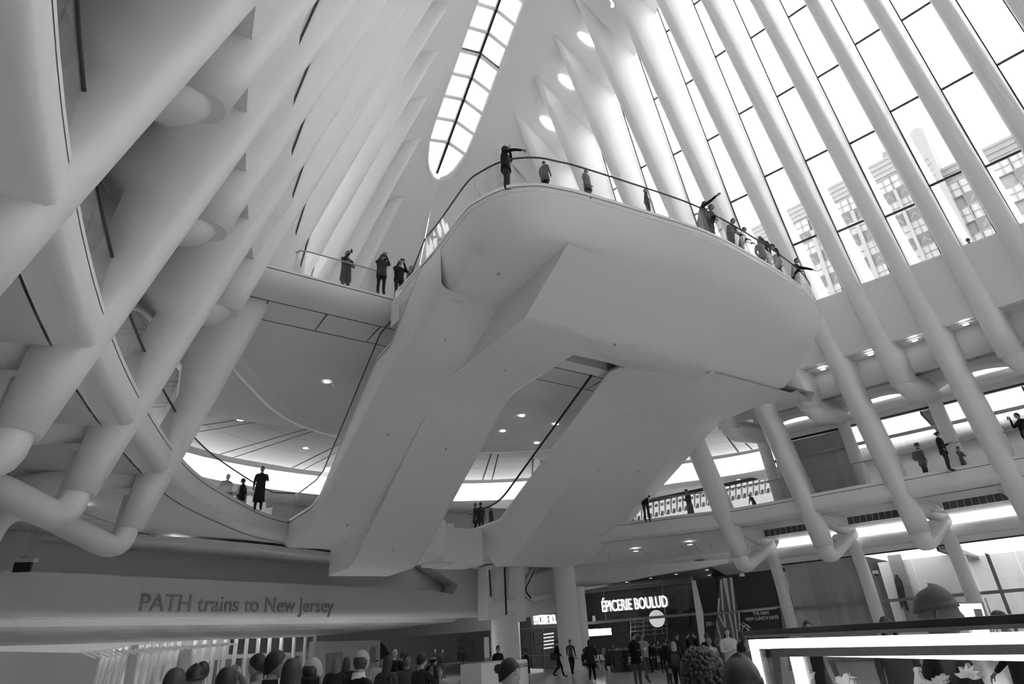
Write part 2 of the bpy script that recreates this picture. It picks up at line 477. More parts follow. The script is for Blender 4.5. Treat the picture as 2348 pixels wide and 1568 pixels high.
# ------------------------------------------------------------------ skylight
sk = empty('skylight', (0, 12, 36), kind='structure', label='long pitched skylight with black spine along the ridge')
def skp(x, y, dz=0): return (x, y-12, z_ridge(y)-0.45*abs(x)/1.45+dz-36)
ysk = [27.3-1.05*i for i in range(36)]
mb = MB()
for a, b in zip(ysk[:-1], ysk[1:]): mb.bar(skp(0, a), skp(0, b), 0.16, 0.22)
mb.bar(skp(0, 27.85), skp(0, 27.3), 0.14, 0.2)
mb.build('spine', BLACK, sk)
for i, (a, b) in enumerate(zip(ysk[:-1], ysk[1:])):
    for sd in (1, -1):
        ea, eb = edge_half(a)*0.98, edge_half(b)*0.98
        mb = MB(); mb.bar(skp(0.06*sd, b), skp(eb*sd, b, -0.05), 0.2, 0.12); mb.build('glazing_bar', WHITE, sk)
        if i and i % 4 == 0:
            mb = MB(); mb.bar(skp(0.06*sd, b-0.12), skp(eb*sd, b-0.12, -0.05), 0.03, 0.14); mb.build('joint_bar', BLACK, sk)
        mb = MB(); c4 = [skp(0.07*sd, a, 0.04), skp(ea*sd, a, 0.04), skp(eb*sd, b, 0.04), skp(0.07*sd, b, 0.04)]
        mb.add(c4+[(p[0], p[1], p[2]+0.03) for p in c4], [(0,1,2,3), (7,6,5,4), (0,4,5,1), (1,5,6,2), (2,6,7,3), (3,7,4,0)])
        mb.build('pane', GLASSW, sk)
# ------------------------------------------------------------------ ground floor
mb = MB(); mb.add([(-60,-60,0),(70,-60,0),(70,85,0),(-60,85,0)], [(0,1,2,3)])
mb.build('floor', STONE, kind='structure', label='polished pale marble floor of the hall', fix=False)

# ------------------------------------------------------------------ gallery level (first floor) : inner edge in plan
E2 = [(-(w_in(-1, Z2, y)+0.3), y) for y in (-42, -34, -26, -18, -11, -6, -3, 0, 3, 6, 9, 12, 15, 18)]
E2 += [(-12.75, 20.2)]+[tuple(onz(px, py, Z2)[:2]) for px, py in ((437,1071),(477,1104),(531,1136),(579,1162),(620,1181))]
E2 += [(-5.6, 30.3), (-2.2, 30.9), (1.8, 30.8), (5.6, 29.2)]
E2 += [tuple(onz(px, py, Z2)[:2]) for px, py in ((1400,1200.5),(1480,1190),(1573,1178),(1650,1170),(1740,1155))]
E2 += [(w_in(1, Z2, y)+0.35, y) for y in (16, 13, 10, 7, 4, 1, -2, -6, -11, -18, -26, -34, -42)]
E2 = [p[:2] for p in catmull([(a, b, 0) for a, b in E2], 4)]
for _ in range(6):
    E2 = [E2[0]]+[(.25*a[0]+.5*b[0]+.25*c_[0], .25*a[1]+.5*b[1]+.25*c_[1]) for a, b, c_ in zip(E2[:-2], E2[1:-1], E2[2:])]+[E2[-1]]
def outward(path):
    out = []
    for i in range(len(path)):
        a, b = np.array(path[max(i-1, 0)]), np.array(path[min(i+1, len(path)-1)])
        t = (b-a)/np.linalg.norm(b-a); out.append(np.array([-t[1], t[0]]))
    return out
N2 = outward(E2)
def ring(path, nrm, prof):              # prof: (distance outward, z)
    return [[(p[0]+n[0]*o, p[1]+n[1]*o, z) for o, z in prof] for p, n in zip(path, nrm)]
def deep(o): return o
gal = MB().grid(ring(E2, N2, [(9.5, 7.2), (0.24, 7.2), (0.2, 7.38), (0.16, 7.4), (0.0, 7.4)])).build(
    'floor_gallery', STONE, kind='structure', label='floor of the first gallery running around the hall', fix=False)
fa = MB().grid(ring(E2, N2, [(0.0, 7.4), (-0.02, 7.37), (-0.02, 6.74), (0.0, 6.66), (0.07, 6.58), (0.17, 6.55), (0.5, 6.55), (0.52, 6.49)])).build('fascia', WALLW, gal, fix=False)
jt = MB()
jt.grid(ring(E2, N2, [(-0.024, 7.25), (-0.024, 7.225)])); jt.build('joint_line', JOINT, gal, fix=False)
sof = MB().grid(ring(E2, N2, [(0.55, 6.47), (9.5, 6.3)])).build('soffit', PANEL, gal, fix=False)
MB().grid(ring(E2, N2, [(9.5, 6.3), (9.5, 6.0), (60, 6.0)])).build('outer_soffit', PANEL, gal, fix=False)
# joints between the soffit panels
jn = MB()
for o in (3.4, 5.4):
    jn.grid(ring(E2, N2, [(o, 6.27), (o+0.04, 6.27)]))
for i in range(0, len(E2), 2):
    if E2[i][1] < -4: continue
    p, n = np.array(E2[i]), N2[i]; t = np.array([n[1], -n[0]])*0.012
    a, b = p+n*3.4, p+n*7.5
    jn.add([(*(a-t), 6.265), (*(a+t), 6.265), (*(b+t), 6.265), (*(b-t), 6.265)], [(0, 1, 2, 3)])
jn.build('panel_joints', JOINT, gal, fix=False)

def downlight(P, r=0.12, label='', parent=None):
    mb = MB(); mb.lathe([(r, -0.002), (r, 0.03)], 18, (0, 0, 0))
    t = empty('downlight', tuple(P), label=label, cat='light', group='recessed downlights')
    tr_ = MB().grid([[(r*k*math.cos(2*PI*i/18), r*k*math.sin(2*PI*i/18), z) for i in range(18)] for k, z in ((1.0, -0.012), (1.0, -0.02), (1.22, -0.014), (1.25, 0.0))], close=True).build('trim_ring', WHITE, t, fix=False)
    MB().disc((0, 0, -0.012), r, r, 18).build('lens', LAMP, tr_, fix=False)
    return t
L1L = [(180,1167),(291,1209),(398,1241),(500,1266),(463,1279),(548,1285),(612,1282),(622,1290),(682,1297),(729,1292),(730,1304),(768,1310),(971,1297),(1334,1276),(1458,1263),(1582,1248)]
for k, (px, py) in enumerate(L1L):
    P = onz(px, py, 6.25)
    downlight(P, 0.15, 'round downlight in the ground-floor ceiling, %s from the left' % ORD[k])

# ------------------------------------------------------------------ upper deck at street level (far end) and ceiling of the first gallery
dk = MB(); dy = 18.6
prof = [(dy, 13.6), (dy-0.03, 13.55), (dy-0.02, 13.36), (dy+0.02, 13.2), (dy+0.14, 13.0), (dy+0.4, 12.85), (dy+0.85, 12.78), (dy+2.3, 12.74), (dy+4.1, 12.5), (dy+4.3, 12.02), (30, 12.0)]
xs = np.linspace(-12.6, 12.6, 15)
dk.grid([[(x, y, z) for y, z in prof] for x in xs])
dk.grid([[(x, 34.9, 13.4), (x, dy+0.2, 13.4), (x, dy+0.18, 13.58), (x, dy, 13.6)] for x in xs])
deck = dk.build('floor_deck', WALLW, kind='structure', label='street-level deck behind the balcony with rounded white edge', fix=False)
j = MB()
for y, z in ((dy-0.035, 13.47),): j.box(-12.6, 12.6, y, y+0.01, z, z+0.025)
j.box(-12.6, 12.6, dy+0.9, dy+0.93, 12.765, 12.775); j.box(-12.6, 12.6, dy+2.3, dy+2.33, 12.725, 12.735)
for x in (-10.9, -8.85, -6.8, -4.75, 4.6, 6.7, 8.8): j.box(x, x+0.025, dy+0.9, dy+2.3, 12.735, 12.76)
j.build('joint_line', JOINT, deck, fix=False)
# ceiling of the first gallery: ring of separate panels with dark gaps
EC = [(p[0]*0.975, p[1]-0.9) for p in E2]
NC = outward(EC)
ceil = MB().grid(ring(EC, NC, [(0.0, 13.1), (-0.02, 12.6), (0.06, 11.95), (0.3, 11.8), (0.55, 11.78), (0.62, 11.95)])).build(
    'ceiling_gallery', WALLW, kind='structure', label='rounded white edge beam of the gallery ceiling', fix=False)
MB().grid(ring(EC, NC, [(0.5, 12.14), (10.5, 12.14)])).build('dark_gap', JOINT, ceil, fix=False)
s_acc = 0.0; cuts = [0]
for i in range(1, len(EC)):
    s_acc += math.hypot(EC[i][0]-EC[i-1][0], EC[i][1]-EC[i-1][1])
    if s_acc >= 1.75: cuts.append(i); s_acc = 0
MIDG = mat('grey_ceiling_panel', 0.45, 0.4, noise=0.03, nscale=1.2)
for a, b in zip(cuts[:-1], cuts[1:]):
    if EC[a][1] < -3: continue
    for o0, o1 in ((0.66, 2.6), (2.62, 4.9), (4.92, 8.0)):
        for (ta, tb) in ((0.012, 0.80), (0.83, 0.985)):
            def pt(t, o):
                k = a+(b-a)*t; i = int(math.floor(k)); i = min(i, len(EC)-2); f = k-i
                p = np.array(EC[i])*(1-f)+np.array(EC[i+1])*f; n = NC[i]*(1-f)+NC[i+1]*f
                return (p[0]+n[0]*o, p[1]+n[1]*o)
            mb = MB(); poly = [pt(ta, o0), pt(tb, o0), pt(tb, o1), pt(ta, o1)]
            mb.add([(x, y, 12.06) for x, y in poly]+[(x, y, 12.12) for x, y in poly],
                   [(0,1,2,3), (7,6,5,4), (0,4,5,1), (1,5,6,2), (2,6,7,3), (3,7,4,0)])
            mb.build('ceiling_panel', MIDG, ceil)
GL = [(596,842),(675,925),(551,962),(701,1027)]
for k, (px, py) in enumerate(GL):
    downlight(onz(px, py, 12.05), 0.15, 'round downlight among grey radial ceiling panels, %s from the top' % ORD[k])
for k, (px, py) in enumerate(((750,875),(1197,953),(1153,988),(1275,972),(1231,1015))):
    downlight(onz(px, py, 11.99), 0.14, 'round downlight in the smooth soffit behind the stairs, %s' % ORD[k])

# back wall and light cove of the gallery
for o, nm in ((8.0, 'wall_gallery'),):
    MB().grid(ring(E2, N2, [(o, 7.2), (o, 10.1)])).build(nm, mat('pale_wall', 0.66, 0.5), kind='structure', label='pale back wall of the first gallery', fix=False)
cv = MB().grid(ring(E2, N2, [(8.0, 10.1), (7.1, 10.05), (6.8, 10.25), (6.95, 10.6)])).build('trim_2', WALLW, kind='structure', label='rounded cove ledge along the gallery back wall', fix=False)
MB().grid(ring(E2, N2, [(6.98, 10.62), (7.6, 11.3), (8.1, 12.05)])).build('cove_glow', COVE, cv, fix=False)

# ------------------------------------------------------------------ cantilevered balcony with two stair arms
bal = empty('cantilever_balcony', (1.9, 12, 12), label='white cantilevered viewing balcony with two descending stair arms', cat='balcony')
BL = np.array([1.9, 12, 12])
def bput(mb, nm, m, par=None, fix=True):
    mb.v = [(p[0]-BL[0], p[1]-BL[1], p[2]-BL[2]) for p in mb.v]
    return mb.build(nm, m, par or bal, fix=fix)
front_px = [(1065,480),(1100,452),(1150,428),(1190,420),(1240,419),(1285,427),(1330,437),(1450,472),(1600,520),(1700,568),(1800,628),(1860,675)]
OUT = [(-6.8, 18.2), (-6.8, 16.6), (-6.79, 15.0)]
OUT += [tuple(onz(px, py, Z3)[:2]) for px, py in front_px]
lx, ly = OUT[-1]
OUT += [(lx+1.6, ly+0.62), (lx+2.6, ly+1.6), (lx+3.0, ly+3.0), (lx+3.05, ly+4.6), (lx+3.05, 18.2)]
OUTC = [tuple(p[:2]) for p in catmull([(a, b, 0) for a, b in OUT], 6)]
cen = np.array([2.2, 16.6])
def z_flat(y): return interp(y, (9.2, 13.4, 20), (13.1, 10.78, 10.78))
def z_stair(y): return interp(y, (9.2, 11.0, 11.7, 13, 15, 17.1, 18.6, 19.2, 26.0, 26.5, 30), (13.1, 12.12, 12.03, 12.0, 11.8, 10.74, 10.66, 10.42, 6.36, 6.28, 6.25))
def z_under(x, y):
    zs = z_stair(y) if y < 15.2 else 12.0
    zm = z_flat(y)
    if y > 14.3: zm += smoothstep((x+1.6)/0.6)*smoothstep((4.9-x)/0.6)*interp(y, (14.3, 15.0, 17.6), (0, 0.35, 1.6))
    k = smoothstep((x+3.9)/0.9)
    return zs*(1-k)+zm*k
rows = []
fr_ = (0.0, 0.02, 0.06, 0.12, 0.2, 0.3, 0.42, 0.56, 0.72, 0.9, 1.15, 1.4, 1.7, 2.0, 2.35, 2.7, 3.05, 3.4, 3.9, 4.6, 5.6, 7.0, 8.6)
for (x, y) in OUTC:
    p = np.array([x, y]); dv = cen-p; L = np.linalg.norm(dv); dv /= L
    right = smoothstep((x-8.6)/1.6); left = 1.0 if x < -6.5 and y > 13 else 0.0
    bl = 0.95+1.35*right-0.45*left
    row = [(x+dv[0]*0.2, y+dv[1]*0.2, 13.4), (x+dv[0]*0.16, y+dv[1]*0.16, 13.6), (x, y, 13.6)]
    for d in list(fr_[1:11])+[1.15+(L*0.985-1.15)*j/18 for j in range(1, 19)]:
        dd = min(d, L*0.985); q = p+dv*dd
        t = min(1.0, dd/bl); e = 1-(1-t)**2.4
        row.append((q[0], q[1], 13.3*(1-e)+z_under(q[0], q[1])*e))
    rows.append(row)
mb = MB(); mb.grid(rows)
bput(mb, 'platform', WHITE, fix=False)
mb = MB(); mb.prism([(x, y) for x, y in OUTC], 13.3, 13.4); bput(mb, 'platform_floor', STONE)
mb = MB(); mb.box(-6.75, 11.8, 17.9, 18.6, 12.3, 13.4); bput(mb, 'platform_back', WHITE)
KY, KZ = (12.5, 15.9, 18.35, 19.65, 25.2, 26.2, 31), (13.6, 13.55, 11.62, 11.52, 7.62, 7.4, 7.4)
ysl = [15.0, 15.9, 16.5, 17.1, 17.6, 18.35, 18.6, 18.9, 19.2, 19.65, 20.4, 21.5, 23, 24.5, 25.2, 25.7, 26.2, 26.6, 27.4, 28.6, 30.0]
def creased(rows, cols):
    """loft whose listed column strips are shaded separately (sharp creases between them)"""
    mb = MB()
    for c0, c1 in cols: mb.grid([r[c0:c1+1] for r in rows])
    return mb
# stair strip of the left arm
rows = []
for y in [14.6, 14.8]+ysl:
    zc = interp(y, KY, KZ); zu = z_stair(y)-0.02
    rows.append([(-6.6, y, zc-0.15), (-6.64, y, zc), (-6.8, y, zc), (-6.81, y, zc-0.2), (-6.78, y, zu+0.22), (-6.68, y, zu+0.08), (-6.45, y, zu), (-5.4, y, zu), (-4.4, y, zu)])
mb = creased(rows, ((0, 8),))
mb.add(rows[-1], [tuple(range(9))]); mb.grid([[r[0], (-4.4, r[0][1], r[0][2])] for r in rows])
bput(mb, 'stair_arm', WHITE, fix=False)
# escalator strip of the left arm (deeper truss: the dark fin)
UE = (9, 10.3, 11.0, 13.4, 13.5, 18.5, 18.9, 19.4, 26.9, 27.6, 30); UEZ = (12.6, 12.4, 12.10, 10.76, 10.75, 10.65, 10.56, 10.3, 5.35, 5.1, 5.05)
KE, KEZ = (12, 17.6, 18.6, 26.4, 31), (13.4, 13.2, 12.6, 7.6, 7.4)
rows = []
for y in [11.0, 11.3, 12.0, 12.7, 13.3, 13.4, 13.6, 14.3, 15, 16, 17, 17.6, 18.5, 18.7, 18.9, 19.15, 19.4, 20.3, 21.5, 23, 24.5, 26.0, 26.9, 27.2, 27.6, 28.6, 30.2]:
    zu = interp(y, UE, UEZ); zk = interp(y, KE, KEZ); zst = max(zu+0.01, z_stair(y)+0.3*min(1, (y-11.0)/1.5))
    rows.append([(-4.5, y, zst), (-4.5, y, zu), (-3.0, y, zu), (-1.5, y, zu), (-1.35, y, zu+0.06), (-0.45, y, max(zu+0.4, zk-0.3)), (-0.4, y, max(zu+0.5, zk)), (-0.6, y, max(zu+0.5, zk))])
mb = creased(rows, ((0, 1), (1, 3), (3, 7))); mb.grid([[r[0], r[-1]] for r in rows]); mb.add(rows[-1], [tuple(range(8))])
bput(mb, 'escalator_arm', WHITE, fix=False)
# right arm
KR, KRZ = (12, 17.4, 26.9, 31.5), (12.6, 12.3, 7.5, 7.45)
UR, URZ = (12.5, 13.5, 18.6, 19.2, 19.8, 28.0, 28.6, 30), (10.8, 10.72, 10.68, 10.55, 10.25, 5.72, 5.6, 5.55)
rows = []
for y in [13.45, 14.2, 15, 16.0, 17.0, 17.6, 18.6, 18.9, 19.2, 19.5, 19.8, 21, 22.5, 24.2, 25.6, 26.9, 27.6, 28.0, 28.3, 28.6, 29.8]:
    zc = interp(y, KR, KRZ); zu = interp(y, UR, URZ)
    xk = 3.1+1.3*smoothstep((17.4-y)/3.6)
    if y < 17.4: zc = max(zu+0.2, 12.3-(17.4-y)*0.30)
    xr = 9.8; xs = 11.6
    row = [(xk+0.2, y, zc-0.12), (xk+0.15, y, zc), (xk, y, zc), (xk, y, zc-0.12), (4.6, y, zu), (6.5, y, zu), (8.4, y, zu), (xr, y, zu+0.04), (xr+0.35, y, zu+0.22), (xs-0.3, y, zc-0.5), (xs, y, zc-0.15), (xs, y, zc), (xs-0.2, y, zc)]
    rows.append(row)
mb = creased(rows, ((0, 3), (3, 4), (4, 12))); mb.grid([[r[0], r[-1]] for r in rows]); mb.add(rows[-1], [tuple(range(13))])
bput(mb, 'stair_arm', WHITE, fix=False)
# landing block between the two arms at the gallery
mb = MB()
cyl = [(-0.55+1.15*math.cos(t), 28.3-1.1*math.sin(t)) for t in np.linspace(PI, 0, 13)]
mb.prism(cyl+[(0.6, 30.8), (-1.7, 30.8)], 5.75, 7.4); bput(mb, 'landing_block', WHITE)
mb = MB(); mb.box(0.62, 1.25, 28.4, 30.8, 5.55, 7.42); bput(mb, 'landing_block', WHITE)
mb = MB(); mb.box(1.25, 3.2, 28.8, 30.8, 5.5, 7.3); bput(mb, 'landing_block', WHITE)
# thin shadow joint below the glass
mb = MB()
def ribbon(pts, dz, h=0.028, off=0.012):
    rows = []
    for i, p in enumerate(pts):
        a, b = np.array(pts[max(i-1, 0)][:2]), np.array(pts[min(i+1, len(pts)-1)][:2])
        t = (b-a)/(np.linalg.norm(b-a)+1e-9); n = np.array([t[1], -t[0]])
        rows.append([(p[0]+n[0]*s, p[1]+n[1]*s, p[2]+dz+k) for s, k in ((off, 0), (off, h))])
    return rows
K3 = [(x, y, 13.6) for x, y in OUTC]
mb.grid(ribbon([(x, y, z) for x, y, z in K3 if y < 18], -0.17, off=-0.03)); mb.grid(ribbon([(x, y, z) for x, y, z in K3 if y < 18], -0.17, off=0.03))
KL = [(-6.8, y, interp(y, KY, KZ)) for y in ysl]
mb.grid([[(x-0.03, y, z-0.17), (x-0.03, y, z-0.14)] for x, y, z in KL])
bput(mb, 'joint_line', JOINT, fix=False)

# ------------------------------------------------------------------ glass balustrades with rails
def balustrade(name, path, h, label, rail_m=RAILM, step=1.6, inset=0.08, rr=0.028, group=None, gl=GLASS):
    """path: 3-D points on the kerb; glass panels, one handrail"""
    P = [np.array(p, float) for p in path]
    t = empty(name, tuple(P[0]), label=label, cat='railing', group=group)
    o = P[0]
    mb = MB(); mb.tube([p-o+np.array([0, 0, h]) for p in P], rr, 8); mb.build('handrail', rail_m, t)
    acc, cur = 0.0, [P[0]]; segs = []
    for a, b in zip(P[:-1], P[1:]):
        L = np.linalg.norm(b-a); n = max(1, int(L/0.4))
        for k in range(1, n+1):
            q = a+(b-a)*k/n; acc += L/n; cur.append(q)
            if acc > step: segs.append(cur); cur = [q]; acc = 0
    if len(cur) > 1: segs.append(cur)
    for s in segs:
        s = list(s); d0 = s[1]-s[0]; d1 = s[-1]-s[-2]
        s[0] = s[0]+d0*min(0.45, 0.012/np.linalg.norm(d0)); s[-1] = s[-1]-d1*min(0.45, 0.012/np.linalg.norm(d1))
        mb = MB(); rows = []
        for i, p in enumerate(s):
            a, b = s[max(i-1, 0)], s[min(i+1, len(s)-1)]; d = b-a; d[2] = 0; n = np.array([d[1], -d[0], 0]); n /= (np.linalg.norm(n)+1e-9)
            rows.append([p-o+n*0.007+np.array([0, 0, 0.0]), p-o+n*0.007+np.array([0, 0, h-0.02]), p-o-n*0.007+np.array([0, 0, h-0.02]), p-o-n*0.007])
        mb.grid([[tuple(v) for v in r] for r in rows], close=True, smooth=False, cap=True); mb.build('glass_panel', gl, t)
    return t
fr_path = [(x, y, 13.6) for x, y in OUTC if y < 17.9]
i0 = next(i for i, p in enumerate(fr_path) if p[1] < 15.95 and p[0] < 0)
inset = []
for (x, y, z) in fr_path[i0:]:
    dv = cen-np.array([x, y]); dv /= np.linalg.norm(dv); inset.append((x+dv[0]*0.08, y+dv[1]*0.08, z))
balustrade('glass_balustrade', inset, 1.02, 'curved glass balustrade with dark rail along the front of the cantilevered balcony')
st_path = [(-6.72, y, z) for y, z in ((15.9, 13.57), (18.35, 11.62), (19.65, 11.52), (25.2, 7.62), (26.2, 7.42), (28.6, 7.4))]
balustrade('glass_balustrade', st_path, 1.02, 'glass balustrade with dark rail running down the left stair arm')
balustrade('glass_balustrade', [(-10.3, 18.95, 13.6), (-10.22, 18.76, 13.6), (-10.0, 18.68, 13.6)]+[(x, 18.66, 13.6) for x in (-9, -8, -7.2)], 1.02,
           'short glass balustrade at the edge of the street-level deck', rail_m=STEEL)
e2 = [(p[0]+n[0]*0.08, p[1]+n[1]*0.08, Z2) for p, n in zip(E2, N2)]
left_e = [p for p in e2 if p[0] < -7.4 and p[1] > 20.6]
balustrade('glass_balustrade', left_e+[(-6.85, 28.7, Z2)], 1.02, 'curved glass balustrade at the end of the left gallery beside the stair foot')
right_e = [p for p in e2 if p[0] > 9.3 and -5 < p[1] < 26.5]
def split_y(path, cuts):
    out = [[]]
    c = 0
    for p in path:
        while c < len(cuts) and p[1] < cuts[c]: out.append([out[-1][-1]] if out[-1] else []); c += 1
        out[-1].append(p)
    return [o for o in out if len(o) > 1]
lr = [y for y in RIB_R if round((y-13)/1.97) % 2 == 0 and y < 24]
for k, seg in enumerate(split_y(right_e, sorted(lr, reverse=True))):
    balustrade('glass_balustrade', seg, 1.02, 'glass balustrade with steel rail on the right gallery, bay %s from the stairs' % ORD[k], rail_m=STEEL, step=2.2, group='right gallery balustrades')
left_s = [p for p in e2 if p[0] < -7.4 and -5 < p[1] <= 20.9]
ll = [y for y in RIB_L if round((y-12)/2.0) % 2 == 0 and y < 21]
for k, seg in enumerate(split_y(left_s[::-1], sorted(ll, reverse=True))):
    balustrade('glass_balustrade', seg, 1.02, 'glass balustrade with dark rail on the left gallery, bay %s from the stairs' % ORD[k], step=2.2, group='left gallery balustrades', rr=0.035)
# escalator balustrade of the right arm
esc = [(3.25, y, z) for y, z in ((17.2, 12.4), (26.5, 7.72), (27.2, 7.5), (28.0, 7.42), (30.2, 7.42))]
escp = fillet(esc, 0.9, 5)
balustrade('escalator_balustrade', escp, 0.95, 'escalator balustrade with thick black handrail on the right arm', rail_m=BLACK, rr=0.05)
# ------------------------------------------------------------------ flat fronts measured on vertical planes
class Front:
    """vertical plane through P (x, y) running along direction d; +n points to the viewer's side"""
    def __init__(s, P, d):
        s.P = np.array([P[0], P[1], 0.0]); d = np.array([d[0], d[1], 0.0]); s.d = d/np.linalg.norm(d)
        s.n = np.array([s.d[1], -s.d[0], 0.0])
        if s.n@(CAM*np.array([1, 1, 0])-s.P) < 0: s.n = -s.n
    def at(s, px, py, off=0.0):
        r = ray(px, py); Q = s.P+s.n*off
        return CAM+r*(((Q-CAM)@s.n)/(r@s.n))
    def sz(s, px, py, off=0.0):
        q = s.at(px, py, off); return ((q-s.P)@s.d, q[2])
    def pt(s, u, z, off=0.0): q = s.P+s.d*u+s.n*off; return (q[0], q[1], z)
    def plate(s, mb, poly, off=0.0, th=0.05, mi=0):
        f = [s.pt(u, z, off) for u, z in poly]; b = [s.pt(u, z, off-th) for u, z in poly]; n = len(poly)
        mb.add(f+b, [tuple(range(n)), tuple(range(n, 2*n))[::-1]]+[(i, (i+1) % n, n+(i+1) % n, n+i) for i in range(n)], mi)
        return mb
    def px(s, mb, pts, off=0.0, th=0.05, mi=0): return s.plate(mb, [s.sz(x, y, off) for x, y in pts], off, th, mi)
    def rect(s, mb, u0, u1, z0, z1, off=0.0, th=0.05, mi=0): return s.plate(mb, [(u0, z0), (u1, z0), (u1, z1), (u0, z1)], off, th, mi)

BEAMW = mat('shade_toned_white', 0.62, 0.6, noise=0.02, nscale=0.5)  # white paint darkened in its base colour to stand in for shade
# ------------------------------------------------------------------ end wall with the station beam
FB = Front((-2.1, 33.2), (0.93, 0.37))
zb0, zb1 = 3.5, 4.86
uL = FB.sz(-160, 1400)[0]; uR = FB.sz(1128, 1405)[0]
ua, ub, uc, ud = FB.sz(985, 1296), FB.sz(1048, 1343), FB.sz(1040, 1362), FB.sz(995, 1383)
mb = MB()
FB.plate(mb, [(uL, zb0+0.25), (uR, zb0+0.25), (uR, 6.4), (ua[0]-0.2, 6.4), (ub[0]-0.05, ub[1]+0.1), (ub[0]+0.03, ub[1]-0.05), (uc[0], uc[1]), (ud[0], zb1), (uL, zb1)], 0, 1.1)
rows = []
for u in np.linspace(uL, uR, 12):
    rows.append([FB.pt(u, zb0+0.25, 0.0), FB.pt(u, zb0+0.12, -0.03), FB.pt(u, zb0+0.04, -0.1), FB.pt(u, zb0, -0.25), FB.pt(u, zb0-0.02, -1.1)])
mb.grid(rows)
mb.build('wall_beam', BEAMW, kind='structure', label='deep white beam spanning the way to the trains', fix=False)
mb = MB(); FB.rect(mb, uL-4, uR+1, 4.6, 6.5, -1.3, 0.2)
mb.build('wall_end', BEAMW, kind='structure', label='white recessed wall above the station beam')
# dropped ledge in the shadow above the beam
mb = MB(); rows = []
u0, u1 = FB.sz(120, 1268, 0)[0], FB.sz(850, 1328, 0)[0]
for u in np.linspace(u0, u1, 16):
    k = math.sin(PI*min(1, max(0, (u-u0)/(u1-u0))))**0.35
    rows.append([FB.pt(u, 6.35, 2.2*k-1.3), FB.pt(u, 6.12, 2.2*k-1.3), FB.pt(u, 6.05, 2.0*k-1.3), FB.pt(u, 6.02, -1.3)])
mb.grid(rows); mb.build('trim_3', PANEL, kind='structure', label='curved dropped ledge under the gallery soffit', fix=False)
text('sign_lettering', 'PATH trains to New Jersey', 0.92, tuple(FB.at(571, 1387, 0.03)), FB.d, mat('sign_grey', 0.30, 0.4), extrude=0.03, xs=0.93,
     label='raised grey letters reading PATH trains to New Jersey', cat='sign')
# ceiling of the passage behind the beam with shallow steps
mb = MB()
prof = [(-0.9, 3.48), (-1.6, 3.46), (-2.0, 3.62), (-4.5, 3.62), (-5.0, 3.40), (-9.0, 3.38), (-9.4, 3.30), (-16.0, 3.28), (-21.0, 3.27), (-21.2, 5.9)]
mb.grid([[FB.pt(u, z, o) for o, z in prof] for u in np.linspace(uL-14, uR+2, 5)], smooth=False)
mb.build('ceiling_passage', PANEL, kind='structure', label='low stepped ceiling of the passage to the trains', fix=False)

mb = MB(); FB.rect(mb, uL+1, uR-1, 3.59, 3.61, -2.12, 0.4)  # unseen glowing strip added to brighten the passage
mb.build('fill_strip', emitter('passage_fill', 9.0), label='added fill strip hidden in the ceiling recess behind the station beam', cat='lamp')
# far end of the passage: bright ribbed concourse on the left, grey walls on the right
FP = Front((-6, 58), (1.0, 0.22))
CONC = emitter('lit_concourse_glow', 0.55)
LITW = mat('concourse_white', 0.8, 0.5)
mb = MB(); FP.rect(mb, -22, 6.0, 0, 6.5, -6.0, 0.2); mb.build('wall_concourse', LITW, kind='structure', label='bright back wall of the concourse beyond the passage')
conc_px = [(232,1512),(246,1511),(259,1508),(273,1506),(287,1504), (319,1500),(336,1499),(353,1498),(371,1497),(389,1496),(407,1494), (446,1490),(468,1488),(491,1487),(516,1484),(540,1482),(565,1478),(592,1476),(618,1475),(645,1474),(674,1474),(700,1474),(722,1474)]
for k, (px, py) in enumerate(conc_px):
    a = FP.at(px, py, 0); b = FP.at(px-22*(1-(px-232)/620), 1575, 0)
    a = a+(a-b)*0.3
    mb = MB(); mb.tube([np.array([0, 0, 0]), a-b], 0.16, 8)
    mb.build('concourse_column', WHITE, None, tuple(b), label='slim white concourse column beyond the passage, %s from the left' % (ORD[k] if k < 20 else ['twenty-first','twenty-second','twenty-third'][k-20]), cat='column', group='concourse columns')
lo = MB()
for a, b in (((228,1538),(300,1526)), ((316,1524),(420,1508)), ((440,1503),(722,1494))):
    FP.px(lo, [(a[0], a[1]), (b[0], b[1]), (b[0], b[1]+9), (a[0], a[1]+10)], -0.4, 0.1)
lo.build('trim_4', WHITE, kind='structure', label='white transom crossing the concourse columns')
mb = MB()
for px0, px1 in ((302, 318), (419, 441)):
    FP.px(mb, [(px0, 1480), (px1, 1478), (px1-14, 1580), (px0-16, 1580)], 0.25, 0.5)
mb.build('wall_piers', GREYP, kind='structure', label='grey piers dividing the concourse opening')
mb = MB(); FP.px(mb, [(-60, 1492), (232, 1498), (206, 1585), (-120, 1585)], 0.3, 0.5)
mb.build('wall_passage_left', GREYP, kind='structure', label='plain grey wall at the left of the passage')
# ribbed canopy edge over the concourse
cn = empty('slatted_canopy', tuple(FP.at(330, 1492, 0.5)), label='white slatted canopy over the concourse opening', cat='canopy')
co = np.array(cn.location)
for k in range(22):
    x0 = 185+k*15.5; y0 = 1494-k*0.9
    mb = MB(); A, B = FP.at(x0, y0, 0.6), FP.at(x0+34, y0+max(2, 15-k*0.62), 0.6)
    C = B-FP.n*1.2; mb.bar(A-co, B-co, 0.10, 0.12); mb.build('slat', WHITE, cn)
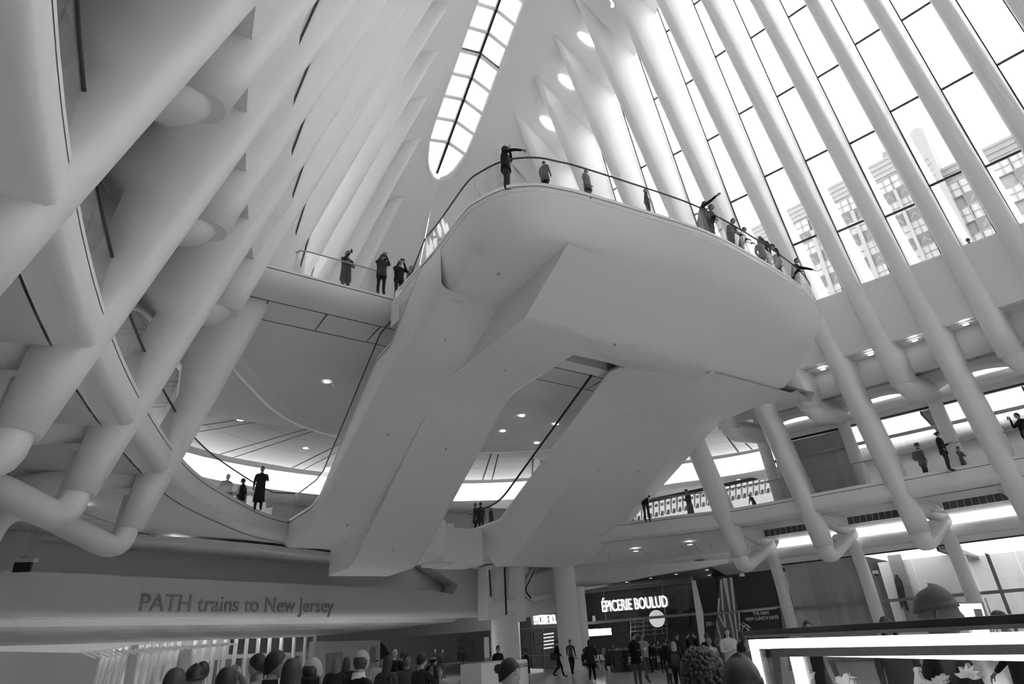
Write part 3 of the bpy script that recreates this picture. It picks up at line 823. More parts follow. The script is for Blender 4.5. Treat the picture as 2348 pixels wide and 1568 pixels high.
# shop posters behind the columns
for k, (x0, y0, x1, y1, v) in enumerate(((340,1526,356,1568,0.75),(371,1523,388,1562,0.72),(418,1520,432,1568,0.7),(580,1510,612,1568,0.1),(505,1512,535,1568,0.4),(556,1505,578,1568,0.5),(480,1515,500,1568,0.28),(630,1498,670,1530,0.78),(690,1492,720,1530,0.8))):
    mb = MB(); FP.px(mb, [(x0, y0), (x1, y0-2), (x1-6, y1), (x0-6, y1)], -0.6, 0.05)
    o = mb.build('shop_poster', mat('poster_grey_%d' % k, v, 0.5), label='%s shop poster behind the concourse columns, %s from the left' % ('dark' if v < 0.3 else 'pale' if v > 0.6 else 'grey', ORD[k]), cat='poster', group='concourse posters')
MB().box(-40, 45, 80, 80.4, 0, 6.2).build('wall_back', LITW, kind='structure', label='distant back wall of the concourse')
MB().box(-40.4, -40, 20, 80, 0, 6.2).build('wall_back_left', LITW, kind='structure', label='distant left wall of the concourse')
MB().box(45, 45.4, 10, 80, 0, 6.2).build('wall_back_right', LITW, kind='structure', label='distant right wall of the concourse')
for k, x in enumerate((-24, -18, -12, -6, 0)):  # out-of-sight panels added to light the concourse columns
    MB().box(x-1.6, x+1.6, 57.0+0.22*(x+6), 58.6+0.22*(x+6), 5.7, 5.78).build('fill_panel', emitter('concourse_fill', 4.5), label='added fill panel lighting the far concourse, %s from the left' % ORD[k], cat='light', group='concourse fill panels')
# white pillar, wall plaques and dark opening on the right of the passage
FQ = Front((4, 52), (1.0, 0.1))
mb = MB(); FQ.px(mb, [(722, 1470), (872, 1468), (870, 1580), (716, 1580)], 0, 1.0); mb.build('wall_passage_mid', WALLW, kind='structure', label='white wall block in the middle of the passage')
mb = MB(); FQ.px(mb, [(748, 1498), (786, 1494), (786, 1580), (744, 1580)], 0.03, 0.03); mb.build('grey_hoarding', GREYP, label='plain grey hoarding against the white passage wall', cat='panel')
mb = MB(); FQ.px(mb, [(872, 1466), (1125, 1445), (1125, 1560), (870, 1580)], -6, 0.3); mb.build('wall_passage_right', mat('mid_grey_wall', 0.42, 0.6), kind='structure', label='grey back wall on the right of the passage')  # back wall in a plain mid-grey base colour
mb = MB(); FQ.px(mb, [(872, 1470), (885, 1484), (894, 1500), (894, 1580), (870, 1580)], -0.2, 0.05); mb.build('door_1', DARK, kind='structure', label='dark opening at the edge of the passage wall')
def plaque(px, lines, label, v=0.5, F=FQ, off=0.05):
    t = empty('wall_plaque', tuple(F.at((px[0][0]+px[2][0])/2, px[2][1], off)), label=label, cat='sign')
    o = np.array(t.location)
    mb = MB(); F.px(mb, px, off, 0.05); mb.v = [tuple(np.array(p)-o) for p in mb.v]; mb.build('panel', mat('plaque_%.2f' % v, v, 0.5), t)
    mb = MB(); (u0, z0), (u1, z1) = F.sz(*px[3], off), F.sz(*px[1], off)
    for k in range(lines):
        z = z1-(z1-z0)*(k+1.2)/(lines+1.4); w = (u1-u0)*(0.75 if k % 3 else 0.5)
        F.rect(mb, u0+(u1-u0)*0.12, u0+(u1-u0)*0.12+w, z, z+0.035, off+0.012, 0.01)
    mb.v = [tuple(np.array(p)-o) for p in mb.v]; mb.build('print_lines', mat('print_dark', 0.1, 0.5), t)
plaque([(849,1482),(863,1481),(863,1520),(848,1522)], 6, 'narrow printed plaque on the white passage wall', 0.55)
plaque([(1035,1463),(1048,1461),(1047,1530),(1036,1531)], 9, 'tall mottled poster on the grey passage wall', 0.5, FQ, -5.9)
plaque([(1050,1462),(1078,1459),(1078,1530),(1051,1531)], 8, 'wide mottled poster beside the tall one', 0.36, FQ, -5.9)
plaque([(1082,1462),(1092,1461),(1092,1525),(1082,1526)], 10, 'grey directory strip on the passage wall', 0.4, FQ, -5.9)

# ------------------------------------------------------------------ central column with its braces
CC = onz(1163, 1549, 0.0); CC = np.array([CC[0], CC[1], 0.0])
ct = empty('round_column', tuple(CC), label='thick round white column at the corner of the passage', cat='column')
MB().lathe([(0.92, 0.0), (0.92, 0.1), (0.86, 0.12), (0.86, 3.2), (0.84, 3.45), (0.7, 3.62), (0.5, 3.7)], 28).build('shaft', WHITE, ct)
FC = Front((CC[0], CC[1]), (0.93, -0.05))
def cpart(nm, pts, off, th, m=WHITE):
    mb = MB(); FC.px(mb, pts, off, th); mb.v = [tuple(np.array(p)-CC) for p in mb.v]; mb.build(nm, m, ct)
cpart('upper_block', [(1120,1296),(1202,1290),(1206,1424),(1176,1420),(1168,1409),(1148,1410),(1140,1419),(1120,1420)], 0.75, 1.4)
for a, b in (((1122,1306),(1126,1368)), ((1157,1300),(1161,1410)), ((1175,1302),(1178,1366))):
    mb = MB(); mb.bar(FC.at(*a, 0.78)-CC, FC.at(*b, 0.78)-CC, 0.09, 0.06, up=(0, 1, 0)); mb.build('shadow_joint', JOINT, ct)
for a, b, r in (((1138,1300),(1141,1380),0.3), ((1168,1298),(1171,1375),0.3)):
    mb = MB(); mb.tube([FC.at(*a, 0.72)-CC, FC.at(*b, 0.72)-CC], r, 10); mb.build('upright', WHITE, ct)
# brace wall between the column and the oval column
FK = Front(tuple(onz(1205, 1545, 0)[:2]), (1.0, -0.12))
mb = MB(); FK.px(mb, [(1196,1288),(1290,1270),(1290,1402),(1170,1421),(1178,1380)], 0.0, 0.3); mb.build('wall_brace', WALLW, kind='structure', label='white braced wall panel beside the round column')
mb = MB(); FK.px(mb, [(1222,1305),(1262,1298),(1264,1362),(1218,1372),(1202,1354)], 0.02, 0.03)
mb.build('recess_panel', WALLW, kind='structure', label='back of the pointed opening in the brace wall')
bo = empty('wall_strut', tuple(FK.at(1200, 1372, 0.15)), label='diagonal white strut framing the pointed opening', cat='strut')
b0 = np.array(bo.location)
mb = MB(); mb.tube([p-b0 for p in fillet([FK.at(1228,1296,0.15), FK.at(1200,1354,0.15), FK.at(1222,1374,0.15), FK.at(1264,1364,0.15)], 0.4, 5)], 0.2, 10); mb.build('strut_bar', WHITE, bo)
mb = MB(); mb.tube([p-b0 for p in fillet([FK.at(1230,1297,0.3), FK.at(1203,1354,0.34), FK.at(1218,1371,0.34)], 0.3, 5)], 0.05, 6); mb.build('shadow_joint', JOINT, bo)
mb = MB(); mb.bar(FK.at(1180,1330,0.1)-b0, FK.at(1262,1303,0.1)-b0, 0.14, 0.18); mb.build('cross_rail', GREYP, bo)
# oval column
OC = onz(1312, 1538, 0.0); OC = np.array([OC[0], OC[1], 0])
oc = empty('oval_column', tuple(OC), label='tall smooth oval white column left of the lit food shop', cat='column')
MB().grid([[(0.8*k*math.cos(2*PI*i/28), 0.62*k*math.sin(2*PI*i/28), z) for i in range(28)] for k, z in ((1.05, 0), (1.05, 0.12), (1, 0.14), (1, 6.4))], close=True).build('shaft', WHITE, oc)
MB().grid([[(0.45*math.cos(2*PI*i/18)+1.35, 0.4*math.sin(2*PI*i/18)+0.3, z) for i in range(18)] for z in (0, 4.9)], close=True).build('side_shaft', WHITE, oc)

# ------------------------------------------------------------------ food shop with illuminated name
FE = Front((18.2, 38.9), (4.4, -7.6))
def fe(mb, pts, off=0.0, th=0.05, mi=0): return FE.px(mb, pts, off, th, mi)
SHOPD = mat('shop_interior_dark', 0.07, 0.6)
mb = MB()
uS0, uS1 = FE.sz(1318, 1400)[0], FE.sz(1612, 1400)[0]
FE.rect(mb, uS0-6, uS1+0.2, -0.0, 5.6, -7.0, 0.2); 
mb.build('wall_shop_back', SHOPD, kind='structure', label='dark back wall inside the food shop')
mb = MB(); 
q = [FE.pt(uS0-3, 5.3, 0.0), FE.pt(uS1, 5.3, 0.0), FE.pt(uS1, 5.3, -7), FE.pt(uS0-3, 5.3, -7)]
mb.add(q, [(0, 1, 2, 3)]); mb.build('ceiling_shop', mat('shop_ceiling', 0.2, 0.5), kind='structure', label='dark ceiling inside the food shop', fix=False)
sf = empty('shop_facade', FE.pt(uS0, 0, 0), label='glazed front of the food shop with steel transom', cat='shopfront')
so = np.array(sf.location)
def sput(mb, nm, m, par=None):
    mb.v = [tuple(np.array(p)-so) for p in mb.v]; return mb.build(nm, m, par or sf)
for pts in ([(1324,1360),(1384,1354),(1390,1421),(1326,1427)], [(1386,1354),(1519,1342),(1524,1411),(1392,1421)], [(1521,1342),(1586,1336),(1597,1404),(1526,1411)]):
    sput(fe(MB(), pts, 0.0, 0.03), 'pane', GLASSS)
sput(fe(MB(), [(1320,1358),(1586,1332),(1586,1336),(1320,1362)], 0.06, 0.12), 'header', STEEL)
sput(fe(MB(), [(1327,1427),(1597,1404),(1599,1410),(1328,1433)], 0.08, 0.14), 'transom', STEEL)
for a, b in (((1384,1352),(1390,1424)), ((1518,1342),(1526,1412))): 
    mb = MB(); mb.bar(FE.at(*a, 0.05), FE.at(*b, 0.05), 0.06, 0.06, up=FE.n); sput(mb, 'mullion', STEEL)
sput(fe(MB(), [(1585,1331),(1594,1330),(1612,1405),(1616,1470),(1626,1530),(1612,1530),(1600,1440)], 0.12, 0.4), 'corner_post', WHITE)
tsg = emitter('sign_glow', 3.0)
P1, P2 = FE.at(1373, 1389, 0.2), FE.at(1537, 1381, 0.2)
hgt = FE.sz(1376, 1376)[1]-FE.sz(1376, 1404)[1]
text('name_sign', 'ÉPICERIE BOULUD', hgt*1.30, tuple((P1+P2)/2+np.array([0, 0, -0.02])), (P2-P1)/np.linalg.norm(P2-P1)*np.array([1, 1, 0]), tsg, extrude=0.05, bold=0.0, xs=0.56,
     label='large illuminated white letters reading ÉPICERIE BOULUD over the shop', cat='sign')
# round white disc sign and bright light box
c = FE.at(1504, 1418, 0.25); r = 0.5*(FE.sz(1504, 1398)[1]-FE.sz(1504, 1438)[1])
mb = MB(); FE.plate(mb, [((c-FE.P)@FE.d+r*math.cos(2*PI*k/28), c[2]+r*math.sin(2*PI*k/28)) for k in range(28)], 0.0, 0.06)
mb.build('round_sign', emitter('dim_sign', 0.55), label='plain pale disc hanging in the shop front', cat='sign')
mb = MB(); fe(mb, [(1328,1444),(1399,1440),(1401,1455),(1329,1460)], -1.5, 0.2)
mb.build('light_box', emitter('menu_lightbox', 4.0), label='bright blank light box inside the food shop', cat='lamp')
# shelves, menu boards and counter
rnd = random.Random(3)
for k, (x0, y0, x1, y1, v) in enumerate(((1404,1434,1440,1450,0.02),(1532,1408,1580,1440,0.03),(1590,1420,1600,1450,0.05),(1336,1432,1368,1441,0.03))):
    mb = MB(); fe(mb, [(x0, y0), (x1, y0-4), (x1, y1-3), (x0, y1)], -6.7, 0.1)
    mb.build('menu_board', mat('board_%d' % k, v, 0.4), label='dark menu board on the shop back wall, %s from the left' % ORD[[1, 2, 3, 0][k]], cat='board', group='menu boards')
sh = empty('bottle_shelf', tuple(FE.at(1480, 1470, -5)), label='backlit wire shelf rack with bottles inside the shop', cat='shelf')
s0 = np.array(sh.location)
for r_ in range(4):
    mb = MB(); A, B = FE.at(1446, 1428+r_*10, -5), FE.at(1530, 1421+r_*10, -5); mb.bar(A-s0, B-s0, 0.3, 0.03); mb.build('shelf_board', STEEL, sh)
    for k in range(12):
        p = A+(B-A)*((k+0.5+0.2*rnd.random())/12)-s0; h = 0.16+0.1*rnd.random()
        mb = MB(); mb.lathe([(0.035, 0.02), (0.035, h*0.65), (0.012, h*0.8), (0.012, h)], 8, tuple(p)); mb.build('bottle', mat('bottle_%d' % (k % 3), (0.08, 0.5, 0.25)[k % 3], 0.2), sh)
for px in (1446, 1474, 1502, 1530):
    mb = MB(); mb.bar(FE.at(px, 1424, -5)-s0, FE.at(px, 1470, -5)-s0, 0.04, 0.04, up=FE.n); mb.build('post', STEEL, sh)
# inside lamps of the shop
for k, (px, py) in enumerate(((1348,1349),(1392,1341),(1437,1334),(1481,1333),(1492,1325),(1550,1316),(1569,1327),(1621,1306),(1626,1318))):
    P = onz(px, py, 5.25) if False else FE.at(px, py, 1.5)
    downlight((P[0], P[1], P[2]), 0.11, 'small downlight in the glossy canopy over the food shop, %s from the left' % ORD[k])
# glossy canopy ceiling outside the shop
mb = MB(); zc = FE.sz(1450, 1345, 0)[1]
CAN = mat('glossy_canopy', 0.22, 0.12)
cpx = [(1318,1357),(1588,1331),(1700,1310),(1830,1290),(1830,1240),(1655,1285),(1500,1318)]
mb.add([tuple(FE.at(x, y, 0.02+o)) for (x, y), o in zip([(1318,1357),(1588,1331)], (0, 0))]+[tuple(FE.at(1588, 1331, 3.6)+np.array([0, 0, 0.0])*0), tuple(FE.at(1318, 1357, 3.6))], [(0, 1, 2, 3)])
mb.v = [(p[0], p[1], zc+0.03) for p in mb.v]
mb.build('ceiling_canopy', CAN, kind='structure', label='glossy dark canopy ceiling in front of the food shop', fix=False)
# curved white fascia above the canopy
mb = MB(); rows = []
for px in np.linspace(1288, 1670, 14):
    t = (px-1288)/382; top = interp(px, (1288, 1330, 1670), (1296, 1290, 1240)); bot = interp(px, (1288, 1320, 1400, 1500, 1600, 1670), (1356, 1357, 1340, 1320, 1304, 1290))
    off = 2.6+1.2*math.sin(PI*t)
    rows.append([tuple(FE.at(px, top-14, off)), tuple(FE.at(px, bot-3, off)), tuple(FE.at(px, bot, off-0.12)), tuple(FE.at(px, bot+1, off-0.8))])
mb.grid(rows); mb.build('trim_5', WALLW, kind='structure', label='curved white fascia above the food shop canopy', fix=False)
# left return of the shop with a second name sign
FR = Front(tuple(onz(1196, 1544, 0)[:2]), (1.0, 0.05)); FR = Front((FR.P[0], FR.P[1]+1.0), (1.0, 0.05))
rt = empty('shop_return', FR.pt(0, 0, 0), label='dark glazed return of the food shop behind the oval column', cat='shopfront'); ro = np.array(rt.location)
def rput(mb, nm, m): mb.v = [tuple(np.array(p)-ro) for p in mb.v]; return mb.build(nm, m, rt)
rput(FR.px(MB(), [(1193,1418),(1272,1401),(1285,1534),(1198,1532)], 0, 0.1), 'wall_sheet', mat('dark_cladding', 0.06, 0.35))
rput(FR.px(MB(), [(1224,1450),(1242,1449),(1244,1474),(1225,1475)], 0.05, 0.05), 'poster', mat('dim_poster', 0.18, 0.5))
rput(FR.px(MB(), [(1226,1480),(1243,1479),(1244,1490),(1227,1490)], 0.05, 0.05), 'poster', mat('dim_poster', 0.18, 0.5))
for k in range(5):
    rput(FR.px(MB(), [(1247,1453+k*8),(1270,1450+k*8),(1270,1453+k*8),(1247,1456+k*8)], 0.06, 0.04), 'lit_shelf', emitter('shelf_glow', 0.8))
for a, b in (((1193,1442),(1275,1437)), ((1196,1503),(1282,1502)), ((1217,1412),(1222,1530)), ((1245,1440),(1248,1530))):
    mb = MB(); mb.bar(FR.at(*a, 0.04), FR.at(*b, 0.04), 0.025, 0.03, up=FR.n); rput(mb, 'mullion', GREYP)
Pa, Pb = FR.at(1226, 1424, 0.1), FR.at(1292, 1418, 0.1)
hg = FR.sz(1230, 1412)[1]-FR.sz(1230, 1436)[1]
text('name_sign', 'ÉPICERIE BOULUD', hg*1.30, tuple((Pa+Pb)/2), (Pb-Pa)*np.array([1, 1, 0]), tsg, extrude=0.04, bold=-0.004, xs=0.40,
     label='smaller illuminated white shop name partly hidden by the oval column', cat='sign')
# counter bar with white lettering
CB = Front(tuple(onz(1480, 1537, 0)[:2]), (1.0, -0.35))
cb = empty('service_counter', tuple(CB.P), label='dark service counter with white lettering in the crowd', cat='counter'); c0 = np.array(cb.location)
ux0, ux1 = CB.sz(1412, 1530)[0], CB.sz(1545, 1530)[0]
mb = MB(); CB.rect(mb, ux0, ux1, 0, 1.05, 0, 0.8); mb.v = [tuple(np.array(p)-c0) for p in mb.v]; mb.build('front', mat('counter_dark', 0.05, 0.4), cb)
mb = MB(); CB.rect(mb, ux0-0.05, ux1+0.05, 1.05, 1.12, 0.05, 0.9); mb.v = [tuple(np.array(p)-c0) for p in mb.v]; mb.build('top', mat('counter_top', 0.18, 0.3), cb)
text('lettering', 'ÉPICERIE BOULUD', 0.55, tuple(CB.at(1500, 1512, 0.02)-c0), CB.d, mat('letter_white', 0.8, 0.5), parent=None, extrude=0.01, xs=0.8).parent = cb

# ------------------------------------------------------------------ dark striped frontage
FS = Front(tuple(FE.pt(uS1+0.1, 0, 0)[:2]), (3.6, -7.0))
st = empty('dark_frontage', tuple(FS.P), label='black hoarding front with fanned pale stripes next to the food shop', cat='shopfront'); s1 = np.array(st.location)
def tput(mb, nm, m): mb.v = [tuple(np.array(p)-s1) for p in mb.v]; return mb.build(nm, m, st)
tput(FS.px(MB(), [(1592,1330),(1640,1322),(1648,1404),(1644,1530),(1618,1530)], 0, 0.1), 'panel', DARK)
tput(FS.px(MB(), [(1640,1322),(1850,1296),(1880,1500),(1880,1530),(1600,1545)], -0.1, 0.1), 'panel', DARK)
SG, SW = mat('stripe_grey', 0.14, 0.5), mat('stripe_pale', 0.62, 0.5)
for pts in ([(1650,1326),(1679,1323),(1702,1460),(1710,1540),(1630,1545),(1642,1430)], [(1776,1312),(1807,1309),(1835,1430),(1842,1520),(1806,1520)]):
    tput(FS.px(MB(), pts, 0.02, 0.02), 'stripe_ground', SG)
def stripe(a, b, w0, w1):
    tput(FS.px(MB(), [(a[0], a[1]), (a[0]+w0, a[1]-1), (b[0]+w1, b[1]), (b[0], b[1])], 0.06, 0.03), 'stripe', SW)
for a, b, w0, w1 in (((1657,1326),(1672,1400),9,4), ((1651,1330),(1656,1400),4,4), ((1673,1324),(1682,1400),6,4), ((1646,1372),(1645,1405),5,4),
                     ((1646,1410),(1676,1470),4,3), ((1657,1408),(1668,1470),4,3), ((1670,1406),(1684,1470),4,3), ((1682,1405),(1690,1470),4,3), ((1693,1404),(1696,1470),3,2), ((1641,1425),(1655,1480),3,3),
                     ((1777,1313),(1797,1388),10,3), ((1796,1311),(1812,1388),9,3), ((1788,1350),(1800,1390),4,3), ((1801,1394),(1823,1440),4,2), ((1813,1392),(1833,1440),4,2), ((1798,1400),(1812,1438),3,2)):
    stripe(a, b, w0, w1)
tput(FS.px(MB(), [(1610,1407),(1826,1385),(1826,1390),(1610,1413)], 0.12, 0.12), 'transom', STEEL)
tput(FS.px(MB(), [(1705,1400),(1780,1392),(1780,1396),(1705,1404)], 0.14, 0.06), 'rail', GREYP)
TX = mat('sign_print', 0.62, 0.5)
dS = FS.d
for body, (ax, ay), (bx, by), k in (('THE NEW', (1726,1408), (1764,1404), 0.27), ('NEW LUNCH DATE', (1710,1421), (1785,1414), 0.27)):
    A, B = FS.at(ax, ay, 0.1), FS.at(bx, by, 0.1)
    tx = text('lettering', body, 0.29, tuple((A+B)/2-s1), B-A-np.array([0, 0, (B-A)[2]]), TX, extrude=0.01, bold=0.006, xs=1.0); tx.parent = st
    bpy.context.view_layer.update()
    tx.matrix_basis = tx.matrix_basis @ Matrix.Scale(float(np.linalg.norm((B-A)[:2]))/max(0.1, tx.dimensions.x), 4, (1, 0, 0))
for k in range(4):
    tput(FS.px(MB(), [(1620+k*3, 1425), (1621.6+k*3, 1425), (1622+k*3, 1436-(2 if k % 2 else -1)), (1620.4+k*3, 1436-(2 if k % 2 else -1))], 0.02, 0.02), 'logo_bar', TX)
mb = MB(); FS.px(mb, [(1632,1428),(1637,1427),(1638,1432),(1633,1433)], 0.02, 0.02); tput(mb, 'logo_bar', mat('logo_grey', 0.2, 0.5))
# hanging white easel frame in front of it
ez = empty('folding_frame', tuple(FS.at(1712, 1452, 0.6)), label='slim white tubular folding frame near the striped front', cat='frame'); z0 = np.array(ez.location)
for a, b in (((1695,1428),(1722,1448)), ((1702,1426),(1722,1440)), ((1704,1434),(1716,1434)), ((1716,1434),(1712,1450)), ((1704,1434),(1702,1446)), ((1688,1444),(1705,1449))):
    mb = MB(); mb.tube([FS.at(*a, 0.6)-z0, FS.at(*b, 0.6)-z0], 0.02, 6); mb.build('bar', WHITE, ez)
# ------------------------------------------------------------------ right-hand shops, ground floor and gallery
LUM = emitter('luminous_ceiling', 2.2)
ROOMW = mat('shop_white', 0.85, 0.5)
FROST = mat('frosted_hoarding', 0.72, 0.35, noise=0.05, nscale=0.8)
FROST2 = mat('pale_hoarding', 0.85, 0.35, noise=0.04, nscale=0.6)
def shop_bay(ya, yb, base, z0, z1, label, mode, grp):
    xa, xb = w_in(1, base, ya)+3.62, w_in(1, base, yb)+3.62
    F = Front((xa, ya), (xb-xa, yb-ya)); L = math.hypot(xb-xa, yb-ya)
    t = empty('shop_facade', tuple(F.pt(L/2, z0, 0)), label=label, cat='shopfront', group=grp); o = np.array(t.location)
    def put(mb, nm, m): mb.v = [tuple(np.array(p)-o) for p in mb.v]; return mb.build(nm, m, t)
    zt = z0+2.55
    for u0, u1 in ((0.1, L*0.5-0.02), (L*0.5+0.02, L-0.1)):
        put(F.rect(MB(), u0, u1, z0+0.05, zt-0.07, 0, 0.03), 'pane', GLASSS); put(F.rect(MB(), u0, u1, zt+0.07, z1, 0, 0.03), 'pane', GLASSS)
    put(F.rect(MB(), 0.05, L-0.05, zt-0.07, zt+0.07, 0.06, 0.14), 'transom', STEEL)
    put(F.rect(MB(), 0.0, L, z1, z1+0.28, 0.05, 0.3), 'header', WHITE)
    put(F.rect(MB(), 0.05, L-0.05, z1-0.05, z1, 0.07, 0.3), 'head_joint', BLACK)
    put(F.rect(MB(), 0.1, L-0.1, z0, z0+0.06, 0.04, 0.1), 'sill', STEEL)
    put(F.rect(MB(), L-0.42, L, z0, z1, 0.03, 0.35), 'side_post', WHITE)
    if mode == 'frost':
        put(F.rect(MB(), 0.1, L*0.30, z0+0.03, z1-0.05, -0.25, 0.05), 'hoarding', FROST2)
        put(F.rect(MB(), L*0.30, L*0.76, z0+0.03, z1-0.05, -0.28, 0.05), 'hoarding', FROST)
        put(F.rect(MB(), L*0.76, L-0.1, z0+0.03, z1-0.05, -0.25, 0.05), 'hoarding', FROST2)
    else:
        D = 9.0
        put(F.rect(MB(), -0.1, L+0.1, z0-0.1, z1+0.2, -D, 0.1), 'back_wall', ROOMW)
        mb = MB(); mb.add([F.pt(-0.1, z1-0.02, -0.3), F.pt(L+0.1, z1-0.02, -0.3), F.pt(L+0.1, z1-0.02, -D), F.pt(-0.1, z1-0.02, -D)], [(0, 1, 2, 3)])
        mb.v = [tuple(np.array(p)-o) for p in mb.v]; mb.build('luminous_ceiling', LUM, t, fix=False)
        mb = MB(); mb.add([F.pt(-0.1, z0, -0.3), F.pt(L+0.1, z0, -0.3), F.pt(L+0.1, z0, -D), F.pt(-0.1, z0, -D)], [(0, 1, 2, 3)])
        mb.v = [tuple(np.array(p)-o) for p in mb.v]; mb.build('shop_floor', STONE, t, fix=False)
        for u in (L*0.86,):
            mb = MB(); mb.bar(F.pt(u, z1-0.12, -0.3), F.pt(u, z1-0.12, -D), 0.5, 0.16); put(mb, 'ceiling_beam', GREYP)
            for s in (-0.3, 0.3):
                mb = MB(); mb.bar(F.pt(u+s, z1-0.14, -0.3), F.pt(u+s, z1-0.14, -D), 0.07, 0.2); put(mb, 'track', BLACK)
        if mode == 'wall':
            put(F.rect(MB(), L*0.02, L*0.98, z0, z1-0.3, -2.2, 0.1), 'partition', ROOMW)
        if mode == 'door':
            put(F.rect(MB(), 0.2, 0.25, z0, zt-0.2, -0.6, 0.05), 'door_leaf', STEEL)
    return t, F, L
xR = {n: 13+1.97*(4-k) for k, n in enumerate('GHIJKLMNOPQRST')}
yy = lambda n: {'I': 20.88, 'J': 18.91, 'K': 16.94, 'L': 14.97, 'M': 13.0, 'N': 11.03, 'O': 9.06, 'P': 7.09, 'Q': 5.12, 'R': 3.15, 'S': 1.18, 'T': -0.79, 'U': -2.76}[n]
bays1 = [shop_bay(yy('I'), yy('K'), 4.7, 0, 4.75, 'ground-floor shop bay closed with pale frosted boards behind glass', 'frost', 'right shops'),
         shop_bay(yy('K'), yy('M'), 4.7, 0, 4.75, 'ground-floor shop bay with white interior wall and dark standing figure poster', 'wall', 'right shops'),
         shop_bay(yy('M'), yy('O'), 4.7, 0, 4.75, 'ground-floor shop bay with open glass door behind the advertising screen', 'door', 'right shops'),
         shop_bay(yy('O'), yy('Q'), 4.7, 0, 4.75, 'ground-floor shop bay at the right picture edge', 'open', 'right shops')]
bays2 = [shop_bay(yy('J'), yy('L'), 10.8, 7.2, 10.75, 'gallery shop bay closed with grey frosted boards behind glass', 'frost', 'gallery shops'),
         shop_bay(yy('L'), yy('N'), 10.8, 7.2, 10.75, 'gallery shop bay with luminous ceiling behind three standing people', 'open', 'gallery shops'),
         shop_bay(yy('N'), yy('P'), 10.8, 7.2, 10.75, 'gallery shop bay with luminous ceiling behind the person raising a camera', 'open', 'gallery shops'),
         shop_bay(yy('P'), yy('R'), 10.8, 7.2, 10.75, 'gallery shop bay with luminous ceiling at the right picture edge', 'open', 'gallery shops')]
# figure poster and lit display case seen in the ground-floor bays
F = bays1[1][1]
fp = empty('figure_poster', F.pt(0.3, 0, -2.0), label='tall grey poster with a dark standing figure in the shop', cat='poster'); f0 = np.array(fp.location)
def fput(mb, nm, m): mb.v = [tuple(np.array(p)-f0) for p in mb.v]; return mb.build(nm, m, fp)
fput(F.px(MB(), [(2030,1262),(2062,1262),(2112,1420),(2080,1425)], -2.05, 0.05), 'ground', mat('poster_shade', 0.3, 0.5))
fput(F.px(MB(), [(2053,1317),(2058,1317),(2061,1325),(2067,1330),(2072,1350),(2076,1372),(2084,1398),(2078,1399),(2070,1378),(2068,1398),(2062,1380),(2055,1348),(2050,1332),(2052,1326)], -2.0, 0.04), 'figure', DARK)
lc = empty('lit_screen', tuple(F.at(2210, 1440, 1.2)), label='bright framed advertising screen standing by the shops', cat='screen'); l0 = np.array(lc.location)
mb = MB(); F.px(mb, [(2160,1381),(2254,1380),(2280,1470),(2190,1474)], 1.2, 0.12); mb.v = [tuple(np.array(p)-l0) for p in mb.v]; mb.build('frame', mat('frame_grey', 0.3, 0.4), lc)
mb = MB(); F.px(mb, [(2168,1385),(2250,1383),(2275,1466),(2197,1470)], 1.24, 0.03); mb.v = [tuple(np.array(p)-l0) for p in mb.v]; mb.build('screen_face', emitter('screen_white', 1.3), lc)
mb = MB(); F.px(mb, [(2232,1396),(2250,1396),(2258,1425),(2240,1426)], 1.26, 0.02); mb.v = [tuple(np.array(p)-l0) for p in mb.v]; mb.build('screen_image', mat('screen_grey', 0.4, 0.5), lc)
mb = MB(); p = F.at(2220, 1450, 1.15); mb.box(p[0]-0.4-l0[0], p[0]+0.4-l0[0], p[1]-0.2-l0[1], p[1]+0.2-l0[1], -l0[2], 0.2); mb.build('stand', WHITE, lc)

# light coves and scalloped arches over the shop fronts, one for each bay
def cove_bay(ya, yb, base, zc, arch, k):
    rows, rows2, rows3 = [], [], []
    for i in range(13):
        y = ya+(yb-ya)*i/12; x = w_in(1, base, y)+3.62
        rows.append([(x+0.05, y, zc), (x-0.15, y, zc+0.02), (x-0.3, y, zc+0.16), (x-0.28, y, zc+0.4), (x-0.05, y, zc+0.55)])
        rows2.append([(x-0.02, y, zc+0.57), (x+0.35, y, zc+0.9), (x+0.6, y, zc+1.5)])
        t = i/12; za = zc-0.15+arch*math.sin(PI*t)**0.6
        rows3.append([(x-0.62, y, za), (x-0.78, y, za+0.05), (x-0.85, y, za+0.2), (x-0.95, y, zc+2.3)])
    nm = 'ground floor' if base < 6 else 'gallery'
    t = empty('light_cove', (w_in(1, base, (ya+yb)/2)+3.6, (ya+yb)/2, zc), label='rounded white cove with hidden light over the %s shops, %s from the stairs' % (nm, ORD[k]), cat='cove', group='shop coves')
    o = np.array(t.location)
    def put(rw, n, m): mb = MB(); mb.grid(rw); mb.v = [tuple(np.array(p)-o) for p in mb.v]; mb.build(n, m, t, fix=False)
    put(rows, 'ledge', WHITE); put(rows2, 'glow', COVE)
    if arch: put(rows3, 'arch', WHITE)
seq1 = [('I', 'K'), ('K', 'M'), ('M', 'O'), ('O', 'Q'), ('Q', 'S')]
for k, (a, b) in enumerate(seq1): cove_bay(yy(a), yy(b), 4.7, 5.03, 0, k)
seq2 = [('J', 'L'), ('L', 'N'), ('N', 'P'), ('P', 'R'), ('R', 'T')]
for k, (a, b) in enumerate(seq2): cove_bay(yy(a), yy(b), 10.8, 11.03, 0.75, k)
